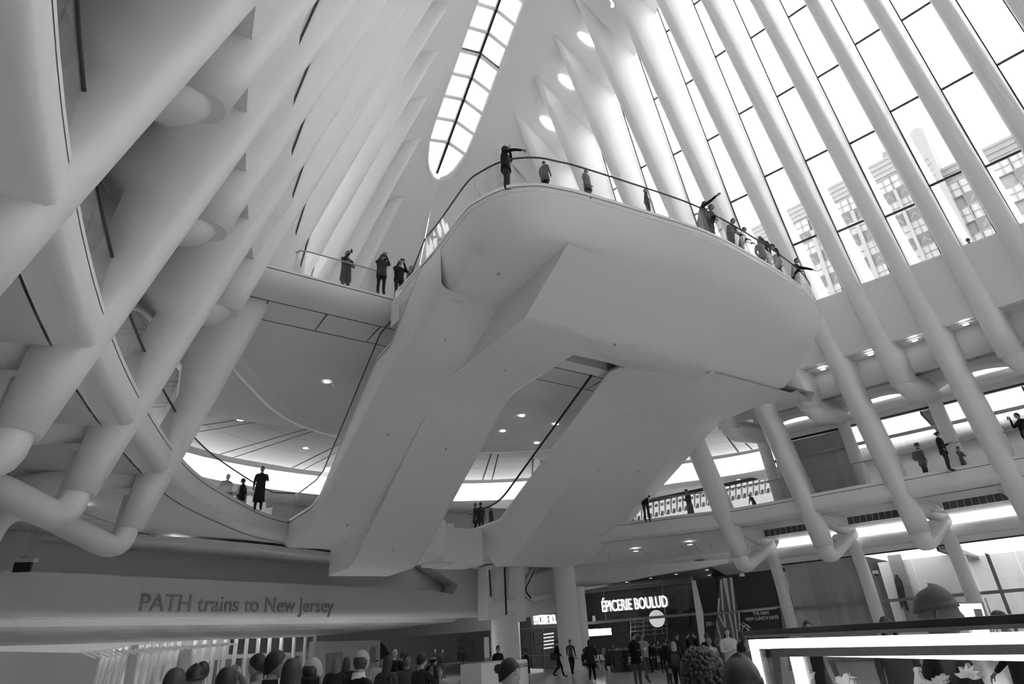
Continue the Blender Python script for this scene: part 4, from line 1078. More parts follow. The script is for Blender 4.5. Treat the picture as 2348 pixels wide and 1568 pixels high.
# ceilings over the right galleries, dark vent slots on the ground-floor soffit
cr = MB()
for zc, base, n_ in ((12.95, 10.8, 'ceiling_right_gallery'),):
    rows = [[(w_in(1, 13, y)+0.8, y, zc+0.05), (w_in(1, 13, y)+2.0, y, zc), (w_in(1, 10.8, y)+4.6, y, zc-0.05)] for y in np.linspace(-6, 22, 20)]
    MB().grid(rows).build(n_, PANEL, kind='structure', label='pale panelled ceiling over the right gallery', fix=False)
    rows = [[(-(w_in(-1, 13, y)+0.8), y, zc+0.05), (-(w_in(-1, 13, y)+2.0), y, zc), (-(w_in(-1, 10.8, y)+7.6), y, zc-0.05)] for y in np.linspace(-6, 20.5, 20)]
    MB().grid(rows).build('ceiling_left_gallery', PANEL, kind='structure', label='pale panelled ceiling over the left gallery', fix=False)
MB().grid([[(-(w_in(-1, 7.4, y)+4.4), y, 7.2), (-(w_in(-1, 7.4, y)+4.4), y, 13.0)] for y in np.linspace(-6, 20.5, 10)]).build('wall_left_gallery', mat('left_back_wall', 0.6, 0.55), kind='structure', label='back wall of the left gallery', fix=False)
# street level terraces carrying the parapet on both sides
for sd, nm in ((1, 'floor_street_right'), (-1, 'floor_street_left')):
    rows = [[(sd*(w_in(sd, 13, y)+0.55), y, 13.08), (sd*(w_in(sd, 13, y)+0.6), y, 14.6), (sd*(w_in(sd, 13, y)+14), y, 14.6)] for y in np.linspace(-6, 25, 20)]
    MB().grid(rows, smooth=False).build(nm, STONE, kind='structure', label='street-level terrace behind the parapet', fix=False)
vk = 0
for a, b in (('I', 'K'), ('K', 'M'), ('M', 'O'), ('O', 'Q')):
    y0, y1 = yy(a)-0.75, yy(b)+0.75; vk += 1
    t = empty('vent_slot', (w_in(1, 6.2, (y0+y1)/2)+2.0, (y0+y1)/2, 6.1), label='dark slatted vent slot in the gallery underside, %s from the stairs' % ORD[vk-1], cat='vent', group='vent slots')
    o = np.array(t.location)
    P0, P1 = np.array([w_in(1, 6.2, y0)+1.95, y0, 6.0]), np.array([w_in(1, 6.2, y1)+1.95, y1, 6.0])
    mb = MB(); mb.add([tuple(P0-o), tuple(P1-o), tuple(P1-o+np.array([0.05, 0, 0.34])), tuple(P0-o+np.array([0.05, 0, 0.34]))], [(0, 1, 2, 3)]); mb.build('grille', VENT, t, fix=False)
    for k in range(1, 9):
        q = P0+(P1-P0)*k/9-o; mb = MB(); mb.bar(q+np.array([-0.01, 0, 0]), q+np.array([0.04, 0, 0.34]), 0.025, 0.02, up=(1, 0, 0)); mb.build('fin', GREYP, t)
    for q, dv in ((P0, 1), (P1, -1)):
        mb = MB(); mb.add([tuple(q-o), tuple(q-o+np.array([0, 0, 0.34])), tuple(q-o+np.array([-1.1, 0, 0.34])), tuple(q-o+np.array([-1.1, 0, 0.3]))], [(0, 1, 2, 3)]); mb.build('cheek', WALLW, t, fix=False)
MB().grid([[(w_in(1, 6.2, y)+1.96, y, 6.0), (w_in(1, 6.2, y)+5.5, y, 5.98)] for y in np.linspace(-6, 20.6, 16)]).build('ceiling_right_shops', PANEL, kind='structure', label='lower pale ceiling before the right shops', fix=False)
for k, (px, py) in enumerate(((1798,1239),(1990,1212),(2214,1180),(1881,1227),(2325,1165))):
    downlight(onz(px, py, 5.97), 0.13, 'round downlight over the ground-floor shops, %s' % ['first from the left', 'third from the left', 'fourth from the left', 'second from the left', 'at the picture edge'][k])
for k, (px, py) in enumerate(((1791,874),(1887,846),(1996,812),(2097,780),(2131,804),(2247,769),(2022,840),(1613,988),(2214,743))):
    downlight(onz(px, py, 12.88), 0.13, 'round downlight in the right gallery ceiling, %s of nine' % ORD[k])
# lit book display along the far right of the gallery
FD = Front(tuple(onz(1600, 1180, 7.3)[:2]+np.array([4.2, 4.2])), (-0.75, 0.66))
dw = empty('display_wall', tuple(FD.at(1650, 1150, 0)), label='brightly lit display wall with white fins on the gallery', cat='display'); d0 = np.array(dw.location)
def dput(mb, nm, m): mb.v = [tuple(np.array(p)-d0) for p in mb.v]; return mb.build(nm, m, dw)
dput(FD.px(MB(), [(1400,1172),(1880,1070),(1880,1170),(1400,1230)], 0, 0.1), 'lit_back', emitter('display_glow', 0.75))
dput(FD.px(MB(), [(1400,1162),(1880,1062),(1880,1068),(1400,1170)], 0.3, 0.3), 'top_track', DARK)
for k in range(34):
    px = 1415+k*13.5; y0 = 1172-(px-1400)*0.2135
    dput(FD.px(MB(), [(px, y0), (px+4.5, y0-0.6), (px+4, y0+32), (px+1, y0+33)], 0.1, 0.25), 'fin', WHITE)
    dput(FD.px(MB(), [(px+5.5, y0+5), (px+12, y0+3), (px+12, y0+10), (px+5.5, y0+11)], 0.06, 0.04), 'book', GREYP)
    dput(FD.px(MB(), [(px+5, y0+34), (px+13, y0+32), (px+12, y0+22), (px+7, y0+23)], 0.3, 0.1), 'stool_back', mat('mid_grey', 0.35, 0.5))
for k, (px, py) in enumerate(((1540,1097),(1586,1073),(1664,1071),(1693,1099),(1737,1074),(1490,1124))):
    downlight(onz(px, py, 10.2) if False else FD.at(px, py, 2.5), 0.10, 'small downlight above the lit display wall, %s' % ORD[k])
# ------------------------------------------------------------------ office tower seen through the windows
FO = Front((78, 20), (-0.139, 0.990))
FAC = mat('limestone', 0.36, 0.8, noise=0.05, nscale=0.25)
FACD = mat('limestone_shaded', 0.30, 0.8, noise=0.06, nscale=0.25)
SPAN = mat('spandrel_relief', 0.19, 0.7)
WINP = mat('blind_white', 0.50, 0.4)
MUNT = mat('window_frame', 0.33, 0.5)
uS = lambda px, py: FO.sz(px, py)
tb = empty('office_tower', tuple(FO.pt(0, 0, 0)), label='pale stone office tower with window columns beyond the glass', cat='building')
tb0 = np.array(tb.location)
def oput(mb, nm, m): mb.v = [tuple(np.array(p)-tb0) for p in mb.v]; return mb.build(nm, m, tb)
uA, zA = uS(1794, 482); uB, zB = uS(2040, 358); uC, zC = uS(2150, 392); uD, zD = uS(2340, 297)
zt1 = (zA+zB)/2; zt2 = (zC+zD)/2
# FO.d runs away from the camera: larger u is further left in the picture
oput(FO.rect(MB(), uB-0.8, uA+26, 0, zt1, 0, 12), 'left_wing', FAC)
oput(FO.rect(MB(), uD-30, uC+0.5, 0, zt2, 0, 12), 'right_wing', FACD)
for k in range(5):
    oput(FO.rect(MB(), uB-0.8, uA+26, zt1-0.5-k*0.9, zt1-0.2-k*0.9, 0.12+0.05*(k % 2), 0.2), 'cornice_band', FAC)
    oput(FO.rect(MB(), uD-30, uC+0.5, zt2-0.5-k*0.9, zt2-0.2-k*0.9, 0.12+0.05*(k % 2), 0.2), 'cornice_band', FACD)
# pier with rounded crown between the wings
up0, up1 = uS(2160, 400)[0], uS(2052, 380)[0]
zp = uS(2092, 308)[1]
um0, um1 = uS(2123, 330)[0], uS(2078, 345)[0]
mb = MB(); FO.plate(mb, [(up0, 0), (um1+1.0, 0), (um1+1.0, zp-9), (um1, zp-4.5), (um1-0.5, zp-2.2), (um1-1.4, zp-0.4), (um1-2.2, zp), (um1-3.0, zp-0.6), (up0, zp-9)], 1.2, 5)
oput(mb, 'pier', FAC)
for k in range(5): oput(FO.rect(MB(), up0+0.6, um1-0.2, zp-6-k*1.0, zp-5.7-k*1.0, 1.32, 0.3), 'cornice_band', FAC)
oput(FO.px(MB(), [(2022,350),(2036,344),(2036,358),(2024,362)], -3, 2), 'roof_tank', FACD)
# windows
WW, WH, SH = 2.3, 2.5, 1.9
wm = MB()
wm.box(-WW/2, WW/2, -0.25, -0.2, 0, WH, 0)
wmesh = wm.mesh('tower_window', [WINP]); wm = MB()
for x in (-WW/2, -0.05, WW/2-0.1): wm.box(x, x+0.1, -0.2, -0.08, 0, WH, 0)
for z in (0, WH/2-0.05, WH-0.1): wm.box(-WW/2, WW/2, -0.2, -0.08, z, z+0.1, 0)
mmesh = wm.mesh('tower_muntins', [MUNT])
smb = MB(); smb.box(-WW/2, WW/2, -0.2, -0.1, 0, SH, 0)
smb.add([(-0.7, -0.08, 0.3), (0, -0.08, 1.4), (0.7, -0.08, 0.3), (0.45, -0.08, 0.3), (0, -0.08, 1.05), (-0.45, -0.08, 0.3)], [(0, 1, 4, 5), (1, 2, 3, 4)], 1)
smesh = smb.mesh('tower_spandrel', [SPAN, mat('relief_line', 0.27, 0.7)])
rm = MB(); rm.box(-WW/2-0.15, WW/2+0.15, -0.04, 0.06, -0.3, 0.0, 0)
ang = math.atan2(FO.d[1], FO.d[0])
def facing(): return math.atan2(-FO.n[1], -FO.n[0])-PI/2+PI
rzw = math.atan2(FO.n[1], FO.n[0])-PI/2
def put_inst(me, nm, u, z, off):
    o = obj(nm, me, tb, tuple(np.array(FO.pt(u, z, off))-tb0)); o.rotation_euler = (0, 0, rzw); return o
def column(px, py, n, pair=True, off=0.45):
    u, z = uS(px, py)
    for k in range(n):
        zz = z-(WH+SH)*k
        wo = put_inst(wmesh, 'window', u, zz-WH, off); obj('muntins', mmesh, wo)
        if pair: put_inst(smesh, 'spandrel', u, zz-WH-SH, off)
for px, py in ((1836,508),(1872,492),(1926,463),(1961,447),(2023,416),(2057,398)): column(px, py, 10)
for px, py in ((1806,528),): column(px, py, 8, False)
for px, py in ((2178,424),(2290,370)): column(px, py, 8, False)
for px, py in ((2214,406),(2330,350)): column(px, py, 9)
# facade strips standing proud between the window columns
for a, b in (((1850,500),(1858,497)), ((1940,456),(1948,452)), ((2037,408),(2044,405)), ((1890,480),(1906,473)), ((1990,432),(2006,425))):
    u0, u1 = uS(*b)[0], uS(*a)[0]
    oput(FO.rect(MB(), u0, u1, 0, zt1-6.5, 0.75, 0.8), 'pilaster', FAC)

# dark glass tower standing close to the left side of the hall
gt = empty('glass_tower', (-52, 0, 0), label='dark glass tower close outside the left windows', cat='building')
mb = MB(); mb.box(-14, 0, -60, 45, 0, 130); mb.build('curtain_wall', mat('dark_curtain_wall', 0.10, 0.25), gt)
for k in range(16):
    mb = MB(); mb.box(0, 0.12, -60, 45, 14+k*7.2, 14.5+k*7.2); mb.build('floor_band', mat('tower_band', 0.2, 0.4), gt)
# ------------------------------------------------------------------ people
def cloth(v): return mat('cloth_%03d' % round(v*1000), v, 0.85, spec=0.25, noise=0.10, nscale=9)
def skin(v): return mat('skin_%03d' % round(v*1000), v, 0.55, spec=0.4)
def hairm(v): return mat('hair_%03d' % round(v*1000), v, 0.5, spec=0.5, noise=0.25, nscale=40)
EYE = mat('eye_dark', 0.02, 0.2); SHOE = mat('shoe_dark', 0.02, 0.5); LIP = mat('lip', 0.2, 0.5)
def rotx(p, a, c):
    y, z = p[1]-c[1], p[2]-c[2]; return np.array([p[0], c[1]+y*math.cos(a)-z*math.sin(a), c[2]+y*math.sin(a)+z*math.cos(a)])
ARMS = {'stand': ((.235, -.03, 1.13), (.25, .07, .89)), 'phone': ((.23, .02, 1.12), (.10, .27, 1.17)), 'photo': ((.25, .17, 1.22), (.07, .27, 1.54)),
        'rail': ((.24, .15, 1.17), (.20, .40, 1.10)), 'point': ((.33, .16, 1.60), (.46, .34, 1.80)), 'cross': ((.24, .10, 1.13), (-.04, .24, 1.17)),
        'pocket': ((.27, -.07, 1.14), (.20, .06, .95)), 'swingf': ((.24, .08, 1.15), (.24, .26, .99)), 'swingb': ((.25, -.18, 1.16), (.25, -.22, .92)),
        'pointf': ((.22, .28, 1.56), (.22, .50, 1.76)), 'brow': ((.30, .10, 1.42), (.08, .13, 1.68)), 'reach': ((.25, .30, 1.33), (.25, .58, 1.22))}
LEGS = {'stand': (((.1, .01, .49), (.11, -.02, .08)), ((-.1, .01, .49), (-.11, -.02, .08))),
        'walk': (((.09, .19, .50), (.09, .27, .09)), ((-.09, .02, .48), (-.09, -.30, .15))),
        'sit': (((.12, .42, .48), (.12, .42, .08)), ((-.12, .42, .48), (-.12, .42, .08)))}
def head_mesh(mb, c, yaw, pitch, s, n=1, skin_i=0, eye_i=1, lip_i=2):
    U, V = 18*n, 14*n; cy, sy, cp, sp = math.cos(yaw), math.sin(yaw), math.cos(pitch), math.sin(pitch)
    def X(p):
        x, y, z = p[0]*s, p[1]*s, p[2]*s
        y, z = y*cp-z*sp, y*sp+z*cp
        return (c[0]+x*cy-y*sy, c[1]+x*sy+y*cy, c[2]+z)
    def g(x, m, w): return math.exp(-((x-m)/w)**2)
    rows = []
    for i in range(V+1):
        ph = -PI/2+PI*i/V; row = []
        for k in range(U):
            th = 2*PI*k/U; x, y, z = math.cos(ph)*math.sin(th), math.cos(ph)*math.cos(th), math.sin(ph)
            a = 0.076*(1+0.04*z if z > 0 else 1+0.24*z); b = 0.096; h = 0.118
            X_, Y_, Z_ = x*a, y*b, z*h
            if y > 0:
                f = y*y
                Y_ += f*(0.020*g(X_, 0, .014)*g(Z_, -.022, .026)+0.010*g(X_, 0, .030)*g(Z_, -.095, .025)-0.010*(g(X_, .032, .018)+g(X_, -.032, .018))*g(Z_, .005, .016)+0.006*g(Z_, .030, .014)+0.004*g(X_, 0, .025)*g(Z_, -.062, .010))
            if y < 0 and z < 0: Y_ *= 1+0.12*z
            row.append(X((X_, Y_, Z_)))
        rows.append(row)
    mb.grid(rows, close=True, mi=skin_i, cap=False)
    for sx in (-1, 1):
        er = [[X((sx*(0.075+0.010*math.cos(t)*q), -0.008+0.016*math.sin(t)*q*1.1-0.004, -0.005+0.031*q*math.sin(t+0.9)+0.004*math.cos(t))) for t in np.linspace(0, 2*PI, 9)[:-1]] for q in (0.15, 0.6, 1.0, 0.7)]
        mb.grid(er, close=True, mi=skin_i, cap=True)
        ee = [[X((sx*0.031+0.012*math.cos(t)*q, 0.0845-0.004*q, 0.004+0.0052*math.sin(t)*q)) for t in np.linspace(0, 2*PI, 9)[:-1]] for q in (0.05, 1.0)]
        mb.grid(ee, close=True, mi=eye_i, cap=True)
        mb.add([X((sx*0.014, 0.093, 0.026)), X((sx*0.048, 0.080, 0.027)), X((sx*0.048, 0.080, 0.032)), X((sx*0.014, 0.093, 0.032))], [(0, 1, 2, 3)], eye_i)
    mb.add([X((-0.024, 0.0885, -0.062)), X((0, 0.0985, -0.065)), X((0.024, 0.0885, -0.062)), X((0, 0.0985, -0.057))], [(0, 1, 2, 3)], lip_i)
    return X
def hand(mb, w, d, up, s, mi, curl=0.5):
    d = d/np.linalg.norm(d); sd = np.cross(d, up); sd /= (np.linalg.norm(sd)+1e-9); u = np.cross(sd, d)
    mb.grid([[tuple(w+d*t*s+sd*a*b*s+u*h*cc*s) for a, cc in ((-1, -1), (1, -1), (1, 1), (-1, 1))] for t, b, h in ((-.01, .024, .018), (.03, .036, .016), (.085, .040, .012))], close=True, mi=mi, cap=True)
    for k, L in enumerate((.062, .074, .070, .056)):
        o = w+d*.083*s+sd*(-.03+.02*k)*s; q = [o]; a = 0.25*curl
        for seg in (.5, .3, .2):
            a += 0.55*curl; q.append(q[-1]+(d*math.cos(a)-u*math.sin(a))*L*seg*s)
        mb.tube(q, [.0095*s, .009*s, .008*s, .006*s], 6, mi)
    o = w+d*.025*s-sd*.03*s; mb.tube([o, o+(d*.6-sd*.75)*.032*s, o+(d*.85-sd*.8-u*.3)*.055*s, o+(d*1.1-sd*.7-u*.5)*.07*s], [.012*s, .011*s, .0095*s, .007*s], 6, mi)
_sk = {}
def skin_body(J, E, Rr, mi_of):
    me = bpy.data.meshes.new('tmp'); me.from_pydata([tuple(p) for p in J], E, [])
    o = bpy.data.objects.new('tmp', me); COL.objects.link(o)
    sm = o.modifiers.new('s', 'SKIN'); sm.use_smooth_shade = True; sm.branch_smoothing = 0.6
    for i, r in enumerate(Rr): me.skin_vertices[0].data[i].radius = r
    me.skin_vertices[0].data[0].use_root = True
    ss = o.modifiers.new('u', 'SUBSURF'); ss.levels = 1; ss.render_levels = 1
    dg = bpy.context.evaluated_depsgraph_get(); dg.update()
    ev = o.evaluated_get(dg).to_mesh()
    vs = [tuple(v.co) for v in ev.vertices]; fs = [tuple(p.vertices) for p in ev.polygons]
    o.evaluated_get(dg).to_mesh_clear(); bpy.data.objects.remove(o, do_unlink=True); bpy.data.meshes.remove(me)
    return vs, fs
PEOPLE = []
def person(P, H, rel, label, arms=('stand', 'stand'), legs='stand', top=0.03, bottom=0.03, sk=0.33, hair=0.02, style='short', coat=None, head=(0, 0), lean=0.0, n=1, group=None, collar=None, side=0.0, hood=False):
    """P: point on the floor; rel: facing relative to the camera (0 towards, 90 to the right of the picture, 180 away)"""
    if 13 < P[2] < 14: H *= 1.07
    elif 7 < P[2] < 7.5: H *= 1.03
    P = np.array(P, float); s = H/1.76
    c = CAM[:2]-P[:2]; a = math.atan2(c[1], c[0])+math.radians(rel); rz = a-PI/2
    t = empty('person', tuple(P), rz, label=label, cat='person', group=group)
    hipc = np.array([0, 0, .93])
    up = lambda p: rotx(rotside(np.array(p, float)), -lean, hipc)
    def rotside(p):
        x, z = p[0], p[2]-.93; q = p.copy(); q[0] = x*math.cos(side)+z*math.sin(side); q[2] = .93-x*math.sin(side)+z*math.cos(side); return q
    dz = -0.47 if legs == 'sit' else 0.0
    J = [(0, 0, .93), (0, 0, 1.08), (0, .0, 1.27), (0, -.01, 1.43), (0, .005, 1.52)]
    Rr = [(.15, .115), (.14, .105), (.165, .115), (.085, .07), (.052, .052)]
    E = [(0, 1), (1, 2), (2, 3), (3, 4)]
    J = [np.array(J[0])]+[up(p) for p in J[1:]]
    hands = []
    for sx, am in ((1, arms[0]), (-1, arms[1])):
        el, wr = ARMS[am]
        sh, el, wr = (up((sx*.185, -.005, 1.40)), up((sx*el[0], el[1], el[2])), up((sx*wr[0], wr[1], wr[2])))
        b = len(J); J += [sh, (sh+el)/2, el, wr]; Rr += [(.078, .078), (.062, .062), (.052, .052), (.036, .036)]
        E += [(3, b), (b, b+1), (b+1, b+2), (b+2, b+3)]
        hands.append((wr, wr-el, sx))
    for sx, (kn, an) in zip((1, -1), LEGS[legs]):
        b = len(J); hp = np.array([sx*.095, 0, .88]); kn, an = np.array(kn), np.array(an)
        J += [hp, (hp+kn)/2, kn, (kn+an)/2+np.array([0, -.02, 0]), an, an+np.array([0, .10, -.045]), an+np.array([0, .19, -.05])]
        Rr += [(.105, .105), (.088, .088), (.066, .066), (.06, .062), (.045, .048), (.045, .035), (.035, .028)]
        E += [(0, b)]+[(b+i, b+i+1) for i in range(6)]
    if legs == 'sit':
        J = [p+np.array([0, 0, dz]) if i < 13 or True else p for i, p in enumerate(J)]
        for i, p in enumerate(J):
            if i >= 13:
                k = (i-13) % 7
                if k >= 1: J[i] = J[i]-np.array([0, 0, dz])*(1 if k >= 2 else 0.5)
        hands = [(w+np.array([0, 0, dz]), d, sx) for w, d, sx in hands]
    vs, fs = skin_body([p*s for p in J], E, [(r[0]*s, r[1]*s) for r in Rr], None)
    mb = MB(); mb.v = vs
    zb = (0.90+dz)*s; zs_ = 0.085*s
    for f in fs:
        z = sum(vs[i][2] for i in f)/len(f)
        mb.f.append(f); mb.sm.append(True); mb.m.append(3 if z > zb else (4 if z > zs_ else 5))
    Hc = up((0, .03, 1.635))+np.array([0, 0, dz])
    yaw, pitch = math.radians(head[0]), math.radians(head[1])
    X = head_mesh(mb, Hc*s, yaw, pitch, s*1.0, n)
    mb.tube([J[3]*s, (J[4]+np.array([0, .005, .04]))*s], [.062*s, .05*s], 10, 0)
    for w, d, sx in hands: hand(mb, w*s, d, np.array([0, 0, 1.]) if abs(d[2]) < .25 else np.array([0., -1., .2]), s, 0)
    body = mb.build('body', [skin(sk), EYE, LIP, cloth(top), cloth(bottom), SHOE], t, fix=False)
    # hair or hat
    hb = MB()
    def hX(p): return X(p)
    if style == 'bald':
        rr = lambda z: math.sqrt(max(0, 1-(z/.121)**2))*(1 if z > 0 else 1+.05*z/.1)
        rows = []
        for i in range(8*n):
            z = -.088+.128*i/(8*n-1); k_ = 1.015+.045*math.sin(PI*i/(8*n-1))
            am = 1.75-.35*max(0, z-.01)/.03
            rows.append([hX((math.sin(th)*0.0775*rr(z)*k_, -math.cos(th)*0.0975*rr(z)*k_, z+.03*math.cos(th)*0)) for th in np.linspace(-am, am, 20*n)])
        hb.grid(rows)
    elif style in ('short', 'curly', 'long', 'bun', 'cap'):
        U, V = 22*n, 9*n; rows = []
        rr = random.Random(len(PEOPLE))
        for i in range(V+1):
            row = []
            for k in range(U):
                th = 2*PI*k/U; fr = 0.5+0.5*math.cos(th)      # 1 in front
                lo = -.075+(.075+.065)*fr**1.5
                if style in ('long', 'bun'): lo = -.07+(.07+.055)*fr**2
                z = .127-(.127-lo)*(i/V)**1.1; q = math.sqrt(max(0, 1-(max(0, z)/.127)**2)) if z > 0 else 1.0-0.12*min(1, -z/.08)
                bump = 1+(0.16*rr.random() if style == 'curly' else 0.025*rr.random())
                th_ = th; row.append(hX((math.sin(th_)*.083*q*bump, math.cos(th_)*.103*q*bump-.004, z*(1.05 if style == 'curly' else 1))))
            rows.append(row)
        hb.grid(rows, close=True, cap=False)
        if style == 'curly':
            for k in range(70 if n == 1 else 240):
                th = rr.uniform(0.9, 5.4); ph = rr.uniform(-.3, 1.3); q = hX((math.sin(th)*.098*math.cos(ph), math.cos(th)*.118*math.cos(ph), .135*math.sin(ph)))
                hb.lathe([(.0, -.014*s), (.012*s, -.008*s), (.015*s, 0), (.012*s, .008*s), (.0, .014*s)], 6, q)
        if style == 'long':
            NR, NC_ = 14*n, 16*n
            def lh(k_):
                rows = []
                for i in range(NR):
                    f = i/(NR-1); z = .118-.43*f**0.9
                    q = math.sqrt(max(0.0, 1-(z/.134)**2)) if z > 0 else 1.0+.10*min(1, -z/.12)-.25*max(0, (-z-.2)/.12)
                    amax = 1.95-.75*min(1, max(0, -z+.02)/.2)
                    rows.append([hX((math.sin(th)*.0885*q*k_*(1+.02*math.sin(11*th+i*.2)), -math.cos(th)*.110*q*k_-.002-(.012 if z < -.1 else 0), z-.012*math.sin(5*th)*(f > .9))) for th in np.linspace(-amax, amax, NC_)])
                return rows
            hb.grid(lh(1.0)); hb.grid(lh(.965))
        if style == 'bun': hb.lathe([(0, -.04*s), (.03*s, -.03*s), (.042*s, 0), (.03*s, .03*s), (0, .04*s)], 10, hX((0, -.12, .03)))
        if style == 'cap':
            hb.grid([[hX((.05*x, .09+.06*y, .055-.01*x*x)) for x in np.linspace(-1.2, 1.2, 6)] for y in (0, .5, 1)])
    elif style == 'beanie':
        rows = []
        for i in range(9*n+1):
            z = .145-(.145-.02)*i/(9*n); q = math.sqrt(max(0, 1-(max(0, z-.02)/.125)**2))*(0 if i == 0 else 1); kk = 1.06 if i > 7*n else 1.0
            rows.append([hX((math.sin(th)*.086*q*kk, math.cos(th)*.106*q*kk-.004, z-.012*math.cos(th)*-1)) for th in np.linspace(0, 2*PI, 25)[:-1]])
        hb.grid(rows, close=True)
    elif style == 'bucket':
        hb.grid([[hX((math.sin(th)*.086*q, math.cos(th)*.106*q, z)) for th in np.linspace(0, 2*PI, 21)[:-1]] for q, z in ((.01, .135), (.8, .13), (.98, .10), (1.0, .04), (1.45, .015), (1.42, .01), (1.0, .035))], close=True)
    if hb.v: hb.build('hair' if style not in ('beanie', 'bucket', 'cap') else 'hat', hairm(hair), t, fix=False)
    if hood:
        hm = MB(); hm.grid([[hX((math.sin(th)*.125*r, -math.cos(th)*.13*r-.01, z)) for th in np.linspace(-1.9, 1.9, 14)] for r, z in ((.9, -.19), (1.08, -.14), (1.08, -.08), (.95, -.05), (.8, -.075))]); hm.build('hood', cloth(top), t, fix=False)
    if collar is not None:
        cm = MB(); cb_ = up((0, -.005, 1.485))+np.array([0, 0, dz])
        cm.grid([[tuple((cb_+np.array([math.sin(th)*r, math.cos(th)*r*1.0, z]))*s) for th in np.linspace(0, 2*PI, 19)[:-1]] for r, z in ((.088, -.035), (.074, .0), (.068, .035), (.060, .033), (.062, -.02))], close=True); cm.build('collar', cloth(collar), t, fix=False)
    if coat:
        zh = coat; cm = MB(); rows = []
        prof = [(1.46, .085, .08), (1.44, .14, .095), (1.39, .195, .118), (1.28, .20, .135), (1.10, .178, .13), (.95, .185, .138)]
        prof = [p for p in prof if p[0] > zh]+[(zh, .19+.05*(.95-zh), .145+.05*(.95-zh)), (zh+.005, .175, .13)]
        for z, rx, ry in prof:
            cpt = up((0, -.005, z)) if z > .93 else np.array([0, -.005, z]); cpt = cpt+np.array([0, 0, dz])
            rows.append([tuple((cpt+np.array([math.copysign(abs(math.cos(q))**.85, math.cos(q))*rx, math.sin(q)*ry, 0]))*s) for q in np.linspace(0, 2*PI, 21)[:-1]])
        cm.grid(rows, close=True); cm.build('coat' if zh < .8 else 'jacket', cloth(top), t, fix=False)
    PEOPLE.append(t)
    return t, X, s
def backpack(t, s, label, v=0.05, back=True):
    """rounded pack resting on the back of a person; a thing of its own"""
    m = Matrix.LocRotScale(t.location, t.rotation_euler, None)
    loc = m @ Vector((0, -0.205*s, 1.16*s))
    b = empty('backpack', tuple(loc), t.rotation_euler.z, label=label, cat='backpack')
    mb = MB(); mb.grid([[(math.copysign(abs(math.cos(q))**.6, math.cos(q))*rx*s, math.copysign(abs(math.sin(q))**.6, math.sin(q))*ry*s, z*s) for q in np.linspace(0, 2*PI, 17)[:-1]] for rx, ry, z in ((.08, .04, -.24), (.145, .075, -.22), (.155, .085, -.05), (.145, .075, .14), (.09, .05, .2), (.02, .02, .21))], close=True, cap=True)
    pk = mb.build('pack', cloth(v), b)
    mb = MB(); mb.grid([[(math.copysign(abs(math.cos(q))**.6, math.cos(q))*.11*s*k, -.085*s-.03*s*j, z*s+.0) for q in np.linspace(0, 2*PI, 13)[:-1]] for k, j, z in ((.9, 0, -.17), (1, 1, -.15), (1, 1, -.04), (.9, 0, -.02))], close=True, cap=True); mb.build('front_pocket', cloth(v*1.4), pk)
    for sx in (-1, 1):
        mb = MB(); mb.tube([(sx*.10*s, .05*s, .17*s), (sx*.13*s, .16*s, .27*s), (sx*.13*s, .30*s, .2*s), (sx*.15*s, .33*s, .02*s), (sx*.17*s, .22*s, -.14*s), (sx*.13*s, .04*s, -.18*s)], .016*s, 6); mb.build('strap', cloth(v*0.7), pk)
    return b
def handbag(P, label, v=0.06, s=1.0, rz=0.0):
    b = empty('handbag', tuple(P), rz, label=label, cat='bag')
    mb = MB(); mb.grid([[(math.copysign(abs(math.cos(q))**.5, math.cos(q))*rx*s, math.copysign(abs(math.sin(q))**.7, math.sin(q))*ry*s, z*s) for q in np.linspace(0, 2*PI, 15)[:-1]] for rx, ry, z in ((.12, .05, -.13), (.17, .075, -.11), (.16, .07, .05), (.13, .03, .13))], close=True, cap=True); mb.build('pouch', cloth(v), b)
    mb = MB(); mb.tube([(-.11*s, 0, .11*s), (-.09*s, 0, .28*s), (0, 0, .36*s), (.09*s, 0, .28*s), (.11*s, 0, .11*s)], .011*s, 6); mb.build('strap', cloth(v*.6), b)
    return b
def bag_on(t, s, local, label, v, size):
    mm = Matrix.LocRotScale(t.location, t.rotation_euler, None); return handbag(mm @ Vector([k*s for k in local]), label, v, size*s, t.rotation_euler.z+PI/2)
def small_box(name, P, dims, label, cat, m, rz=0.0, tilt=0.0):
    mb = MB(); x, y, z = dims; mb.box(-x/2, x/2, -y/2, y/2, -z/2, z/2)
    o = mb.build(name, m, None, tuple(P), label=label, cat=cat); o.rotation_euler = (tilt, 0, rz); return o
def held(t, s, local, name, dims, label, cat, m, tilt=0.0):
    mm = Matrix.LocRotScale(t.location, t.rotation_euler, None); return small_box(name, mm @ Vector([k*s for k in local]), dims, label, cat, m, t.rotation_euler.z, tilt)

def up_at(px, py, zf, H):
    P = onz(px, py, zf+H*(1.07 if 13 < zf < 14 else 1.03)); return (P[0], P[1], zf)
def gd(px, py, D):                       # ground person by head-top pixel and distance
    P = atd(px, py, D); return (P[0], P[1], 0.0), P[2]
PH = mat('phone_black', 0.015, 0.2)
